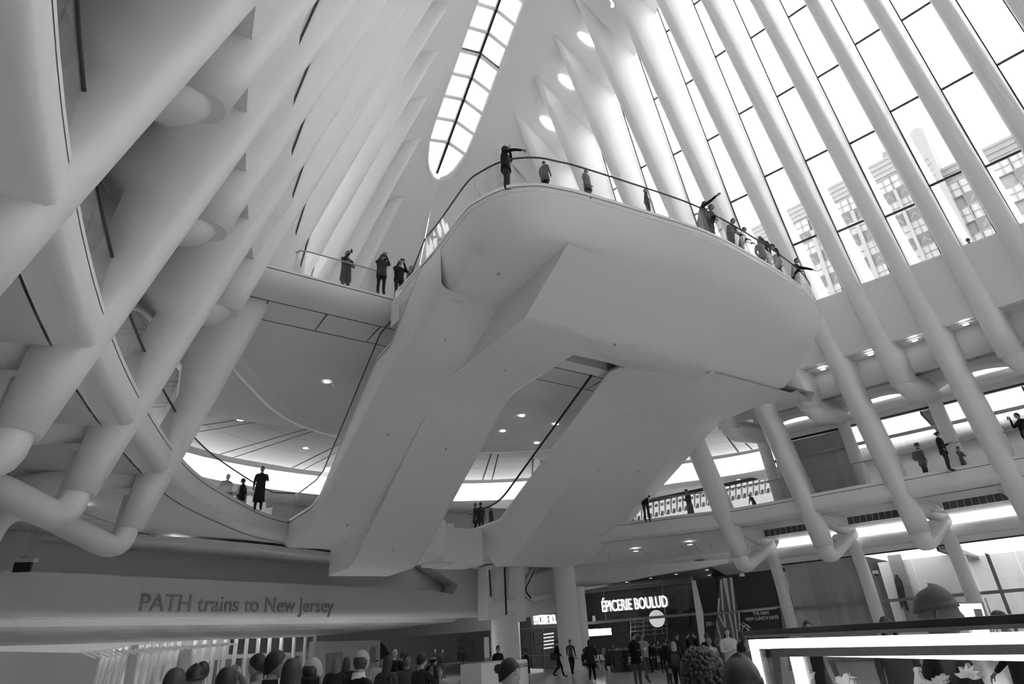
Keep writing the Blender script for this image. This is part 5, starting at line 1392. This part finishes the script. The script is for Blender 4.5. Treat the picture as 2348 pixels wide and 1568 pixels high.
# --- balcony
zf = 13.4
def rail_spot(px, py, zf, H, back=0.42):
    return up_at(px, py, zf, H)
t, X, s = person(up_at(1157, 337, zf, 1.70), 1.70, 75, 'curly-haired woman in black leaning back at the balcony rail, hand on brow', ('reach', 'brow'), top=.02, bottom=.04, hair=.015, style='curly', head=(20, 25), coat=.85, sk=.4)
person(up_at(1246, 369, zf, 1.08), 1.08, 150, 'small child in grey plaid behind the balcony glass beside the curly-haired woman', ('stand', 'stand'), top=.16, bottom=.06, hair=.08, coat=.55)
person(up_at(1342, 389, zf, 1.15), 1.15, 60, 'hunched child in pale grey behind the balcony glass', ('stand', 'pocket'), top=.22, bottom=.12, hair=.10, coat=.6)
person(up_at(1478, 433, zf, 1.18), 1.18, 100, 'child with only dark hair showing above the balcony rail', ('stand', 'pocket'), top=.14, bottom=.08, hair=.02)
person(up_at(1598, 465, zf, 1.66), 1.66, 80, 'dark-dressed visitor stretching one arm up to point from the balcony', ('pointf', 'rail'), top=.02, bottom=.03, hair=.02, head=(-10, 15), lean=.3, coat=.85)
person(up_at(1616, 475, zf, 1.70), 1.70, 60, 'man in black leaning on the balcony rail beside the pointing visitor', ('rail', 'cross'), top=.02, bottom=.03, lean=.3, head=(20, 5), hair=.05, coat=.85)
person(up_at(1663, 508, zf, 1.58), 1.58, 55, 'dark-haired boy bent over the balcony rail with folded arms', ('cross', 'rail'), top=.03, bottom=.03, lean=.45, hair=.015, coat=.85)
person(up_at(1688, 526, zf, 1.50), 1.50, 70, 'person with dark short hair just above the rail next to the bent boy', ('rail', 'rail'), top=.04, bottom=.04, lean=.4, hair=.02)
person(up_at(1741, 542, zf, 1.70), 1.70, 165, 'person in grey hooded jacket standing with back turned at the balcony', ('pocket', 'pocket'), top=.09, bottom=.04, hair=.05, style='beanie', coat=.8, hood=True)
person(up_at(1770, 559, zf, 1.74), 1.74, -70, 'man in dark checked shirt looking left along the balcony rail', ('rail', 'stand'), top=.035, bottom=.03, hair=.03, coat=.85)
person(up_at(1811, 597, zf, 1.72), 1.72, 60, 'man in black jacket leaning out at the balcony tip', ('rail', 'reach'), top=.02, bottom=.03, hair=.03, lean=.35, coat=.85)
# --- street-level deck on the left
t, X, s = person(up_at(797, 577, zf, 1.74), 1.74, 30, 'bearded man in beanie and long dark coat holding up a phone on the deck', ('photo', 'cross'), top=.035, bottom=.03, hair=.06, style='beanie', coat=.55, head=(15, 10))
held(t, s, (.06, .36, 1.58), 'phone', (.075, .012, .15), 'phone held up by the bearded man in the beanie', 'phone', PH)
t, X, s = person(up_at(877, 583, zf, 1.66), 1.66, 15, 'woman in grey hooded jacket looking through a camera on the deck', ('photo', 'photo'), top=.06, bottom=.03, hair=.02, style='long', coat=.75, hood=True, head=(15, 15))
held(t, s, (0, .30, 1.54), 'camera', (.13, .07, .08), 'small camera held by the woman in the grey hooded jacket', 'camera', PH)
t, X, s = person(up_at(916, 598, zf, 1.66), 1.66, 20, 'person in black raising both hands for a picture beside the stair rail', ('photo', 'photo'), top=.02, bottom=.04, hair=.02, coat=.85, head=(10, 20))
held(t, s, (0, .33, 1.62), 'phone', (.15, .012, .075), 'phone raised by the person in black beside the stair rail', 'phone', PH)
person(up_at(942, 610, zf, 1.60), 1.60, 60, 'visitor in grey partly hidden by the stair glass on the deck', ('rail', 'stand'), top=.18, bottom=.06, hair=.08, coat=.8)
# --- on the left stair
person((-5.9, 17.6, 12.0), 1.72, 170, 'grey-haired man in grey coat walking down the left stair', ('stand', 'stand'), 'walk', top=.08, bottom=.05, hair=.35, coat=.6)
person((-5.9, 22.6, 8.6), 1.72, 10, 'person in dark clothes climbing the lower left stair', ('swingf', 'swingb'), 'walk', top=.03, bottom=.03, coat=.8)
# --- first gallery, left end
zg = 7.2
person(up_at(603, 1069, zg, 1.80), 1.80, 5, 'man in long dark coat standing at the curved gallery rail', ('stand', 'rail'), top=.03, bottom=.04, hair=.02, coat=.35)
person(up_at(524, 1087, zg, 1.66), 1.66, 20, 'man in pale jacket behind the curved gallery glass', ('pocket', 'stand'), top=.32, bottom=.06, hair=.02, coat=.8)
person(up_at(560, 1096, zg, 1.68), 1.68, -100, 'person in dark grey walking along the curved gallery', ('swingf', 'swingb'), 'walk', top=.05, bottom=.03, coat=.8)
# --- foot of the escalator between the arms
person(up_at(1089, 1153, zg, 1.62), 1.62, 80, 'person in grey coat at the foot of the escalator, nearest the pier', top=.07, bottom=.04, hair=.1, coat=.6)
person(up_at(1101, 1151, zg, 1.70), 1.70, 150, 'dark-haired person in black standing at the foot of the escalator', top=.02, bottom=.03, coat=.7)
person(up_at(1125, 1159, zg, 1.60), 1.60, -90, 'person in dark jacket further up beside the escalator handrail', top=.03, bottom=.03, coat=.7)
# --- first gallery, right side
t, X, s = person(up_at(1436, 1149, zg, 1.68), 1.68, 70, 'person in black bending at the right gallery rail near the stair arm', ('phone', 'stand'), top=.02, bottom=.02, lean=.25, coat=.85)
backpack(t, s, 'small dark backpack on the bending person near the stair arm', .03)
t, X, s = person(up_at(1474, 1118, zg, 1.80), 1.80, 5, 'man in dark jumper taking a photo from the right gallery', ('photo', 'photo'), top=.02, bottom=.06, hair=.02, coat=.88)
held(t, s, (0, .30, 1.56), 'camera', (.13, .09, .09), 'camera held by the man in the dark jumper', 'camera', PH)
person(up_at(1574, 1121, zg, 1.66), 1.66, -60, 'woman in wide black cape reading a phone on the right gallery', ('phone', 'phone'), top=.012, bottom=.02, hair=.02, style='cap', coat=.35, head=(0, -25))
person(up_at(1724, 1131, zg, 0.98), 0.98, -40, 'child in black crouching by the right gallery glass', ('rail', 'rail'), top=.012, bottom=.015, lean=.6, coat=.7)
t, X, s = person(up_at(1789, 1100, zg, 1.74), 1.74, 165, 'man in grey hooded jacket seen from behind on the right gallery', top=.12, bottom=.05, hair=.02, coat=.8, hood=True)
backpack(t, s, 'dark backpack on the man in the grey hooded jacket', .03)
t, X, s = person(up_at(2099, 1016, zg, 1.66), 1.66, 120, 'person in bucket hat and dark coat on the right gallery', top=.02, bottom=.015, hair=.03, style='bucket', coat=.7)
backpack(t, s, 'large dark backpack on the person in the bucket hat', .05)
person(up_at(2146, 989, zg, 1.72), 1.72, 80, 'woman in dark puffy jacket with ponytail standing on the right gallery', ('pocket', 'phone'), top=.02, bottom=.035, hair=.02, style='bun', coat=.75)
person(up_at(2194, 1023, zg, 1.30), 1.30, 60, 'boy with crossed arms standing on the right gallery', ('cross', 'cross'), top=.02, bottom=.04, hair=.02)
t, X, s = person(up_at(2330, 946, zg, 1.78), 1.78, -60, 'person in black raising a phone at the right picture edge', ('photo', 'stand'), top=.012, bottom=.02, hair=.02, coat=.8)
held(t, s, (.07, .34, 1.58), 'phone', (.075, .012, .15), 'phone raised at the right edge of the gallery', 'phone', PH)
bag_on(t, s, (-.3, .05, .85), 'square shoulder bag beside the person at the right picture edge', .09, 1.2)
person(up_at(2216, 543, 14.6, 1.72), 1.72, 180, 'visitor on the street level with only hair above the parapet', hair=.03)
# ------------------------------------------------------------------ crowd on the ground floor
def gp(px, py, D, rel, label, **kw):
    P, H = gd(px, py, D); return person(P, H, rel, label, **kw)
# nearest heads along the lower edge
t, X, s = gp(628, 1490, 6.6, 100, 'man with dark-rimmed glasses and grey jacket looking right', top=.14, bottom=.04, hair=.012, coat=.85, collar=.03, n=2, sk=.36, head=(-8, 4), legs='stand')
gm = empty('eyeglasses', tuple(t.location), t.rotation_euler.z, label='dark-rimmed eyeglasses on the man in the grey jacket', cat='glasses')
for sx in (-1, 1):
    mb = MB(); mb.tube([X((sx*.034+.024*math.cos(q), .103, .004+.017*math.sin(q))) for q in np.linspace(0, 2*PI, 15)], .0028, 6); mb.build('rim', BLACK, gm)
    mb = MB(); mb.tube([X((sx*.058, .100, .008)), X((sx*.078, .06, .008)), X((sx*.079, -.01, .006))], .0026, 6); mb.build('temple', BLACK, gm)
mb = MB(); mb.tube([X((-.012, .104, .008)), X((.012, .104, .008))], .0026, 6); mb.build('bridge', BLACK, gm)
gp(826, 1488, 8.0, 125, 'bald man in black jumper with white shirt collar seen from behind', top=.015, bottom=.02, hair=.06, style='bald', coat=.85, collar=.75, n=2, sk=.38)
gp(670, 1508, 6.4, 172, 'person with long straight dark hair seen from behind in front of the crowd', top=.04, bottom=.03, hair=.035, style='long', coat=.6, n=2)
gp(712, 1505, 6.9, 110, 'balding man in dark jacket looking right beside the long-haired person', top=.025, bottom=.02, hair=.05, style='bald', coat=.8, n=2, sk=.4, hood=True)
t, X, s = gp(598, 1497, 8.4, -120, 'dark-haired person in pale jacket holding up a phone on the left', arms=('photo', 'stand'), top=.26, bottom=.04, hair=.012, coat=.8, n=2)
gp(522, 1528, 6.2, 178, 'woman with smooth dark hair seen from behind, second from the left', top=.03, bottom=.03, hair=.022, style='long', coat=.6, n=2)
gp(466, 1515, 9.0, 170, 'short-haired man in dark coat seen from behind on the left', top=.02, bottom=.02, hair=.015, coat=.6, n=2)
gp(404, 1530, 6.0, 175, 'woman with long brown hair at the far left of the crowd', top=.03, bottom=.03, hair=.05, style='long', coat=.6, n=2)
gp(447, 1528, 6.6, 170, 'person in dark hooded coat between the two leftmost heads', top=.012, bottom=.02, hair=.012, style='beanie', coat=.5, n=2, hood=True)
gp(1160, 1508, 5.3, 62, 'dark-haired woman with tied-back hair and furry collar looking right', top=.10, bottom=.04, hair=.012, style='bun', coat=.6, n=2, sk=.42, collar=.12, head=(-8, -6))
t, X, s = gp(1596, 1489, 3.3, 158, 'curly-haired person seen from behind at the lower edge', top=.05, bottom=.04, hair=.035, style='curly', coat=.6, n=2, sk=.34)
t, X, s = gp(1690, 1512, 2.9, 170, 'person in dark hooded parka at the lower edge beside the display case', top=.03, bottom=.02, hair=.02, style='beanie', coat=.5, n=2, hood=True)
gp(2118, 1352, 4.3, 95, 'person in cable-knit beanie and dark coat behind the display case', top=.025, bottom=.02, hair=.10, style='beanie', coat=.55, n=2, sk=.2, collar=.35)
# middle distance
gp(771, 1508, 15, 178, 'woman with long fair hair and dark coat seen from behind', top=.02, bottom=.02, hair=.14, style='long', coat=.5)
gp(795, 1506, 15.5, 170, 'woman with dark hair beside the fair-haired woman, seen from behind', top=.02, bottom=.02, hair=.02, style='long', coat=.5)
gp(865, 1512, 24, 10, 'small distant person in white near the printed wall plaque', top=.5, bottom=.3, hair=.03, coat=.7)
gp(875, 1508, 26, 20, 'small distant person in grey beside the one in white', top=.2, bottom=.05, hair=.03)
t, X, s = gp(888, 1502, 12.5, 150, 'woman in grey coat with backpack turning away', top=.06, bottom=.03, hair=.03, style='long', coat=.6)
backpack(t, s, 'dark backpack on the woman in the grey coat', .03)
gp(905, 1487, 19, 20, 'bald man in black shirt holding papers in the crowd', top=.015, bottom=.03, hair=.1, style='bald', sk=.45, arms=('phone', 'phone'))
gp(922, 1495, 23, 160, 'dark-haired person behind the bald man in black', top=.02, bottom=.02, hair=.02)
gp(933, 1497, 12.5, 15, 'smiling dark-haired man in open dark jacket facing the camera', top=.05, bottom=.02, hair=.012, coat=.7, sk=.2)
t, X, s = gp(965, 1495, 11.5, 130, 'man in black jacket holding a camera to his eye', arms=('photo', 'photo'), top=.018, bottom=.02, hair=.012, coat=.75)
held(t, s, (0, .34, 1.58), 'camera', (.15, .14, .1), 'black camera held by the man in the black jacket', 'camera', PH)
gp(1006, 1531, 13.5, 30, 'fair-haired girl in checked shirt walking below the glass railing', top=.2, bottom=.03, hair=.16, style='long', coat=.6)
gp(998, 1487, 44, 10, 'man in dark shirt with hand at hip, left of a distant pair', top=.03, bottom=.12, hair=.05, arms=('pocket', 'stand'))
gp(1015, 1489, 44.5, 10, 'man in open jacket, right of a distant pair', top=.06, bottom=.12, hair=.05, coat=.8)
gp(1059, 1484, 48, 180, 'distant guard in dark uniform facing the wall posters', top=.025, bottom=.08, hair=.03)
gp(1141, 1479, 26.5, 30, 'man in open dark coat standing behind the round desk', top=.02, bottom=.03, hair=.03, coat=.5)
t, X, s = gp(1205, 1486, 28, -95, 'person in black leaning on the end of the round desk', arms=('rail', 'cross'), top=.012, bottom=.012, hair=.012, coat=.7)
held(t, s, (-.1, .35, .95), 'folded_map', (.02, .35, .5), 'large folded white map held beside the round desk', 'map', mat('paper', .7, .6), .4)
t, X, s = gp(1275, 1467, 36.5, 85, 'woman in black walking right with a large tote bag', arms=('swingf', 'swingb'), legs='walk', top=.012, bottom=.012, hair=.03, style='bun', coat=.85)
bag_on(t, s, (.24, -.16, .98), 'large dark tote bag of the woman walking right', .04, 1.3)
gp(1306, 1466, 38, 15, 'man in grey t-shirt and cap walking towards the camera', top=.10, bottom=.02, hair=.03, style='cap', arms=('swingf', 'stand'), legs='walk')
gp(1350, 1466, 31, 175, 'woman with long dark hair in short dark coat walking away', arms=('swingf', 'swingb'), legs='walk', top=.025, bottom=.012, hair=.015, style='long', coat=.7)
t, X, s = gp(1450, 1450, 26, 40, 'man in black jacket looking down at a phone in the open', arms=('phone', 'pocket'), top=.008, bottom=.06, hair=.012, coat=.75, sk=.3, head=(0, -25), collar=.01)
held(t, s, (.08, .34, 1.2), 'phone', (.07, .14, .012), 'phone in the hand of the man in the black jacket', 'phone', PH)
t, X, s = gp(1470, 1451, 28.5, 25, 'bearded man in pale grey jumper walking with a paper cup', arms=('phone', 'swingb'), legs='walk', top=.28, bottom=.08, hair=.015, coat=.88, sk=.3)
held(t, s, (.1, .36, 1.18), 'paper_cup', (.08, .08, .11), 'white paper cup carried by the bearded man', 'cup', mat('paper', .7, .6))
gp(1522, 1460, 26, 60, 'man in dark jacket with pale scarf carrying a small dog', top=.012, bottom=.05, hair=.02, sk=.15, coat=.8, collar=.3)
t, X, s = gp(1543, 1470, 21, 175, 'blonde woman in dark clothes seen from behind', top=.02, bottom=.02, hair=.3, style='long', coat=.8)
backpack(t, s, 'dark leather backpack on the blonde woman', .05)
gp(1550, 1452, 31, 30, 'man in dark shirt looking down behind the blonde woman', top=.03, bottom=.03, hair=.03, head=(0, -15))
gp(1573, 1450, 36, 90, 'man in black with folded arms, left of a talking pair', arms=('cross', 'cross'), top=.012, bottom=.03, hair=.02)
gp(1592, 1449, 34, -80, 'bearded man in black with folded arms, right of a talking pair', arms=('cross', 'cross'), top=.012, bottom=.03, hair=.015, sk=.4)
t, X, s = gp(1624, 1462, 21, 165, 'fair-haired woman in white jacket with shoulder bag seen from behind', top=.55, bottom=.04, hair=.2, coat=.8)
bag_on(t, s, (.27, -.08, 1.0), 'pale shoulder bag on the woman in the white jacket', .4, 1.1)
gp(1618, 1450, 24, 170, 'dark-haired man behind the woman in the white jacket', top=.03, bottom=.03, hair=.02)
t, X, s = gp(1664, 1438, 20.5, 10, 'long-haired woman in white top carrying a white coat', arms=('cross', 'stand'), top=.6, bottom=.02, hair=.06, style='long', coat=.88, sk=.45)
gp(1676, 1455, 24, -20, 'person with short dark curls behind the woman in white', top=.03, bottom=.03, hair=.02)
gp(1646, 1463, 22, 60, 'short person with light brown hair between the two women in white', top=.06, bottom=.03, hair=.10)
gp(1700, 1445, 19.5, -150, 'woman with long dark hair near the striped front', top=.02, bottom=.02, hair=.02, style='long', coat=.6)
gp(1710, 1466, 16.5, 10, 'fair-haired girl in grey jumper near the display case', top=.12, bottom=.015, hair=.15, sk=.4, style='short')
gp(1848, 1421, 12, 10, 'dark-haired man with only his head above the display case', top=.03, bottom=.03, hair=.012)
gp(2026, 1412, 10.5, 10, 'woman in skirt and heels walking behind the display case', legs='walk', top=.10, bottom=.04, hair=.05, style='long', coat=.55)
gp(2290, 1398, 11, -80, 'person in dark clothes striding left behind the display case', legs='walk', arms=('swingf', 'swingb'), top=.03, bottom=.025, hair=.03, coat=.8)
# customers around the counter of the food shop
rnd = random.Random(11)
looks = ['black jacket', 'grey jumper', 'dark shirt', 'checked shirt', 'pale blouse', 'navy coat', 'brown jacket', 'dark hoodie', 'grey coat', 'black dress', 'dark sweater', 'striped top', 'olive jacket', 'black vest', 'grey hoodie', 'dark blazer']
spots = [(1338,1490,40,'sit'),(1345,1482,43,'stand'),(1362,1478,45,'stand'),(1372,1484,42,'stand'),(1383,1477,41,'stand'),(1391,1488,38,'sit'),(1404,1476,44,'stand'),(1413,1484,40,'sit'),(1421,1478,42,'stand'),(1432,1482,38,'stand'),(1486,1470,36,'stand'),(1497,1473,38,'stand'),(1507,1468,40,'stand'),(1514,1476,35,'stand'),(1534,1470,37,'stand'),(1560,1472,40,'stand')]
for k, (px, py, D, lg) in enumerate(spots):
    P, H = gd(px, py, D)
    if lg == 'sit': H = 1.7
    elif H < 1.2: H = 1.6
    v = {'pale blouse': .4, 'grey jumper': .12, 'grey coat': .09, 'grey hoodie': .1, 'checked shirt': .08}.get(looks[k], .02+.02*rnd.random())
    person(P, H, rnd.choice([20, 60, -60, 170, 120, -120]), 'customer in %s %s the food shop counter, %s from the left' % (looks[k], 'sitting near' if lg == 'sit' else 'standing at', ORD[k]),
           arms=rnd.choice([('stand', 'phone'), ('cross', 'stand'), ('pocket', 'pocket')]), legs=lg, top=v, bottom=.03, hair=rnd.choice([.015, .03, .08]), style=rnd.choice(['short', 'short', 'long', 'bun']), coat=.85, sk=rnd.choice([.2, .35, .42]), group='customers at the food shop')

# ------------------------------------------------------------------ white cafe chairs
def chair(P, rz, label):
    t = empty('cafe_chair', tuple(P), rz, label=label, cat='chair', group='white cafe chairs')
    mb = MB(); mb.grid([[(x, y, .45+.012*math.cos(3*x)) for x in np.linspace(-.2, .2, 5)] for y in np.linspace(-.2, .2, 4)]); mb.grid([[(x, y, .43) for x in np.linspace(-.2, .2, 5)] for y in np.linspace(-.2, .2, 4)]); mb.build('seat', WHITE, t)
    mb = MB(); mb.grid([[(x, -.2-.06*k, .55+.1*k-.0) for x in np.linspace(-.18, .18, 5)] for k in range(4)]); mb.grid([[(x, -.22-.06*k, .55+.1*k) for x in np.linspace(-.18, .18, 5)] for k in range(4)]); mb.build('backrest', WHITE, t)
    for sx in (-1, 1):
        for sy in (-1, 1):
            mb = MB(); mb.tube([(sx*.19, sy*.18, .45), (sx*.22, sy*.23, 0)], .014, 6); mb.build('leg', WHITE, t)
        mb = MB(); mb.tube([(sx*.2, -.2, .45), (sx*.2, -.24, .66), (sx*.22, .1, .66), (sx*.2, .18, .45)], .012, 6); mb.build('armrest', WHITE, t)
    return t
for k, (px, py, r) in enumerate(((1327,1537,0.6),(1368,1540,2.3),(1391,1538,2.9))):
    chair(onz(px, py, 0), r, 'white metal cafe chair near the counter, %s from the left' % ORD[k])

# ------------------------------------------------------------------ round desk and glass railing of the stair opening
DP = onz(1160, 1556, 0.0); DP = atd(1158, 1512, 25.2)
dk_ = empty('round_desk', (DP[0], DP[1], 0), label='white round-ended desk with steel band below the passage column', cat='desk')
MB().lathe([(.82, 0), (.82, .95), (.80, .955), (.80, .99), (.82, .995), (.82, 1.12), (.78, 1.16), (0, 1.16)], 28).build('drum', WHITE, dk_)
MB().box(-1.45, 0, -.7, .75, 0, 1.13).build('wing', WHITE, dk_)
MB().lathe([(.835, .93), (.84, .95), (.84, .99), (.835, 1.01)], 28).build('steel_band', STEEL, dk_)
A, B = atd(868, 1520, 31), atd(1113, 1509, 28.5)
zb_ = .25
balustrade('stair_railing', [(A[0], A[1], .18), ((A[0]+B[0])/2, (A[1]+B[1])/2, .18), (B[0], B[1], .18)], .92, 'low clear glass railing around the floor opening below the passage', rail_m=STEEL, step=2.0, rr=.02)
mb = MB(); dAB = (B-A)/np.linalg.norm((B-A)[:2]); nrm = np.array([-dAB[1], dAB[0]])
mb.add([(A[0]-nrm[0]*.15, A[1]-nrm[1]*.15, 0), (B[0]-nrm[0]*.15, B[1]-nrm[1]*.15, 0), (B[0]+nrm[0]*.15, B[1]+nrm[1]*.15, 0), (A[0]+nrm[0]*.15, A[1]+nrm[1]*.15, 0),
        (A[0]-nrm[0]*.15, A[1]-nrm[1]*.15, .18), (B[0]-nrm[0]*.15, B[1]-nrm[1]*.15, .18), (B[0]+nrm[0]*.15, B[1]+nrm[1]*.15, .18), (A[0]+nrm[0]*.15, A[1]+nrm[1]*.15, .18)],
       [(0,3,2,1),(4,5,6,7),(0,1,5,4),(1,2,6,5),(2,3,7,6),(3,0,4,7)]); mb.build('kerb', WHITE, label='low white kerb under the glass railing', cat='kerb')
# standing information totem beside the column and pillar directory
FT = Front(tuple(atd(1120, 1520, 34)[:2]), (1, -.1))
tt = empty('information_totem', tuple(FT.at(1119, 1520, 0)*np.array([1, 1, 0])), label='narrow white information totem with dark edge left of the round column', cat='sign'); t0 = np.array(tt.location)
mb = MB(); FT.px(mb, [(1111,1461),(1121,1460),(1123,1507),(1113,1508)], 0, .1); mb.v = [tuple(np.array(p)-t0) for p in mb.v]; mb.build('panel', WHITE, tt)
mb = MB(); FT.px(mb, [(1121,1460),(1124,1463),(1126,1506),(1123,1507)], 0, .12); mb.v = [tuple(np.array(p)-t0) for p in mb.v]; mb.build('edge', DARK, tt)
(u0, z0), (u1, z1) = FT.sz(1113, 1508), FT.sz(1121, 1460)
mb = MB(); FT.rect(mb, u0, u1, 0, z0, -.02, .08); mb.v = [tuple(np.array(p)-t0) for p in mb.v]; mb.build('foot', STEEL, tt)

# ------------------------------------------------------------------ hanging screen on the left, sensors and cameras
hs = empty('hanging_screen', tuple(atd(50, 1295, 22)), label='small dark screen hanging from a rod at the far left', cat='screen'); h0 = np.array(hs.location)
FH = Front(tuple(h0[:2]), tuple(R2[:2]))
def hput(pts, nm, m, off=0, th=.08): mb = MB(); FH.px(mb, pts, off, th); mb.v = [tuple(np.array(p)-h0) for p in mb.v]; mb.build(nm, m, hs)
hput([(33,1289),(72,1288),(66,1311),(27,1312)], 'screen_face', mat('screen_black', .05, .3))
hput([(29,1279),(79,1278),(74,1288),(30,1289)], 'housing', PANEL, .02, .2)
hput([(45,1276),(69,1276),(66,1280),(45,1280)], 'bracket', GREYP, .02, .1)
mb = MB(); a_ = FH.at(58, 1277); b_ = FH.at(73, 1222); mb.tube([a_-h0, np.array([a_[0], a_[1], 6.3])-h0], .02, 6); mb.build('rod', GREYP, hs)
for k, (px, py, mode, c) in enumerate(((1143,628,'z',11.95),(1021,779,'z',10.66),(1158,848,'z',10.70),(1409,791,'z',10.74),(1622,853,'z',10.70),(889,996,'x',None),(1023,1028,'x',None),(1372,1077,'x',None),(1463,1079,'x',None),(796,1203,'x',None),(902,1260,'x',None))):
    if mode == 'z': P = onz(px, py, c)
    else:
        for Y_ in np.linspace(17, 31, 600):
            P = ony(px, py, Y_); zz = interp(Y_, UE, UEZ) if px < 1050 else interp(Y_, UR, URZ)
            if P[2] >= zz-0.02: pass
            if abs(P[2]-zz) < 0.02: break
        P = P-np.array([0, 0, .02])
    mb = MB(); mb.lathe([(0, -.05), (.025, -.045), (.04, -.01), (.05, .02)], 10); mb.build('ceiling_sensor', GREYP, None, tuple(P), label='tiny round sensor under the balcony structure, %s of eleven' % ORD[k], cat='sensor', group='sensors under the balcony')
for k, (px, py, Y_) in enumerate(((2008,1316,16.6),(1702,1322,20.3))):
    P = ony(px, py, Y_); t = empty('security_camera', tuple(P), label='white dome security camera on %s shop column' % ('the middle' if k == 0 else 'the left'), cat='camera')
    MB().lathe([(.02, .16), (.11, .15), (.13, .05), (.12, 0)], 14).build('housing', WHITE, t); MB().lathe([(0, -.09), (.06, -.07), (.095, 0)], 12).build('dome', PH, t)

# ------------------------------------------------------------------ display case in the right foreground
KA, KB = atd(1722, 1452, 3.35), atd(2420, 1404, 1.95)
kd = (KB-KA)*np.array([1, 1, 0]); KL_ = np.linalg.norm(kd); kd /= KL_
FKI = Front(tuple(KA[:2]), tuple(kd[:2]))
ks = empty('display_case', (KA[0], KA[1], 0), label='lit glass display case with dark top rail in the right foreground', cat='display case'); k0 = np.array(ks.location)
def kput(mb, nm, m): mb.v = [tuple(np.array(p)-k0) for p in mb.v]; return mb.build(nm, m, ks)
ZT = 1.648
kput(FKI.rect(MB(), -.02, KL_, ZT-.02, ZT, .03, .75), 'top_rail', mat('case_black', .03, .25))
kput(FKI.rect(MB(), 0, KL_, ZT-.03, ZT-.02, .035, .05), 'edge_strip', STEEL)
kput(FKI.rect(MB(), 0, .36, ZT-.075, ZT-.038, .02, .03), 'light_strip', emitter('case_light', 2.6))
kput(FKI.rect(MB(), .40, KL_, ZT-.10, ZT-.038, .02, .03), 'light_strip', emitter('case_light', 2.6))
kput(FKI.rect(MB(), 0, .03, .9, ZT-.04, .02, .03), 'corner_post', emitter('post_light', 1.1))
kput(FKI.rect(MB(), .37, .42, .9, ZT-.04, .02, .03), 'corner_post', emitter('case_light', 2.6))
kput(FKI.rect(MB(), .03, .37, .95, ZT-.08, .0, .008), 'pane', GLASSS)
kput(FKI.rect(MB(), .42, KL_, .95, ZT-.10, .0, .008), 'pane', GLASSS)
kput(FKI.rect(MB(), 0, KL_, 0, .95, 0, .7), 'plinth', mat('case_white', .6, .4))
a0, a1 = FKI.sz(1770, 1485, .12), FKI.sz(2420, 1476, .12)
zbar = (a0[1]+a1[1])/2
kput(FKI.px(MB(), [(1768,1487),(2420,1476),(2420,1500),(1768,1506)], .12, .03), 'shelf_bar', mat('bar_grey', .32, .35))
kput(FKI.px(MB(), [(1768,1487),(1786,1487),(1796,1580),(1778,1580)], .12, .03), 'shelf_bar', mat('bar_grey', .32, .35))
# white cut-out ornaments behind the glass
CUT = mat('cutout_white', .85, .5)
def cutout(name, label, polys, off=-.15):
    t = empty(name, tuple(FKI.at(polys[0][0][0], 1568, off)), label=label, cat='ornament'); o = np.array(t.location)
    for p in polys:
        mb = MB(); FKI.px(mb, p, off, .012); mb.v = [tuple(np.array(q)-o) for q in mb.v]; mb.build('cutout', CUT, t)
def petal(cx, cy, a, L, w): 
    c, s_ = math.cos(a), math.sin(a); return [(cx+c*L*t-s_*w*q, cy+s_*L*t+c*w*q) for t, q in ((0, -.15), (.45, -1), (1, 0), (.45, 1), (0, .15))]
cutout('lily_ornament', 'white cut-out lily flower ornament at the right of the case', [petal(2218, 1552, a, 32, 7) for a in (-2.9, -2.3, -1.7, -1.1, -.5, .0)])
cutout('stork_ornament', 'white cut-out stork with bundle ornament in the case', [[(1934,1545),(1942,1543),(1947,1556),(1944,1580),(1932,1580),(1920,1566),(1914,1552),(1928,1558)], [(1941,1548),(1960,1553),(1960,1555),(1941,1553)], [(1951,1556),(1956,1562),(1962,1576),(1946,1576),(1948,1562)], petal(1930, 1568, 3.6, 18, 4), petal(1932, 1562, 3.9, 18, 4)])
cutout('dancer_ornament', 'white cut-out dancing girl ornament in the case', [[(2093,1534),(2097,1529),(2104,1530),(2107,1537),(2103,1542),(2096,1542)], [(2097,1541),(2104,1541),(2112,1556),(2128,1563),(2140,1560),(2128,1570),(2112,1566),(2108,1585),(2094,1585)]])
cutout('foliage_ornament', 'white cut-out leaf spray ornament beside the dancing girl', [petal(2150, 1575, a, 26, 4) for a in (-2.6, -2.2, -1.8, -1.4, -1.0, -.6)]+[petal(2158, 1560, a, 16, 5) for a in (-2.4, -1.6, -.8)])
cutout('feather_ornament', 'white fluffy feather ornament at the left of the case', [[(1790,1585),(1792,1552),(1800,1540),(1814,1537),(1830,1543),(1846,1556),(1856,1585)]]+[petal(1805+k*9, 1560, -2.2+k*.25, 24, 5) for k in range(6)], -.25)
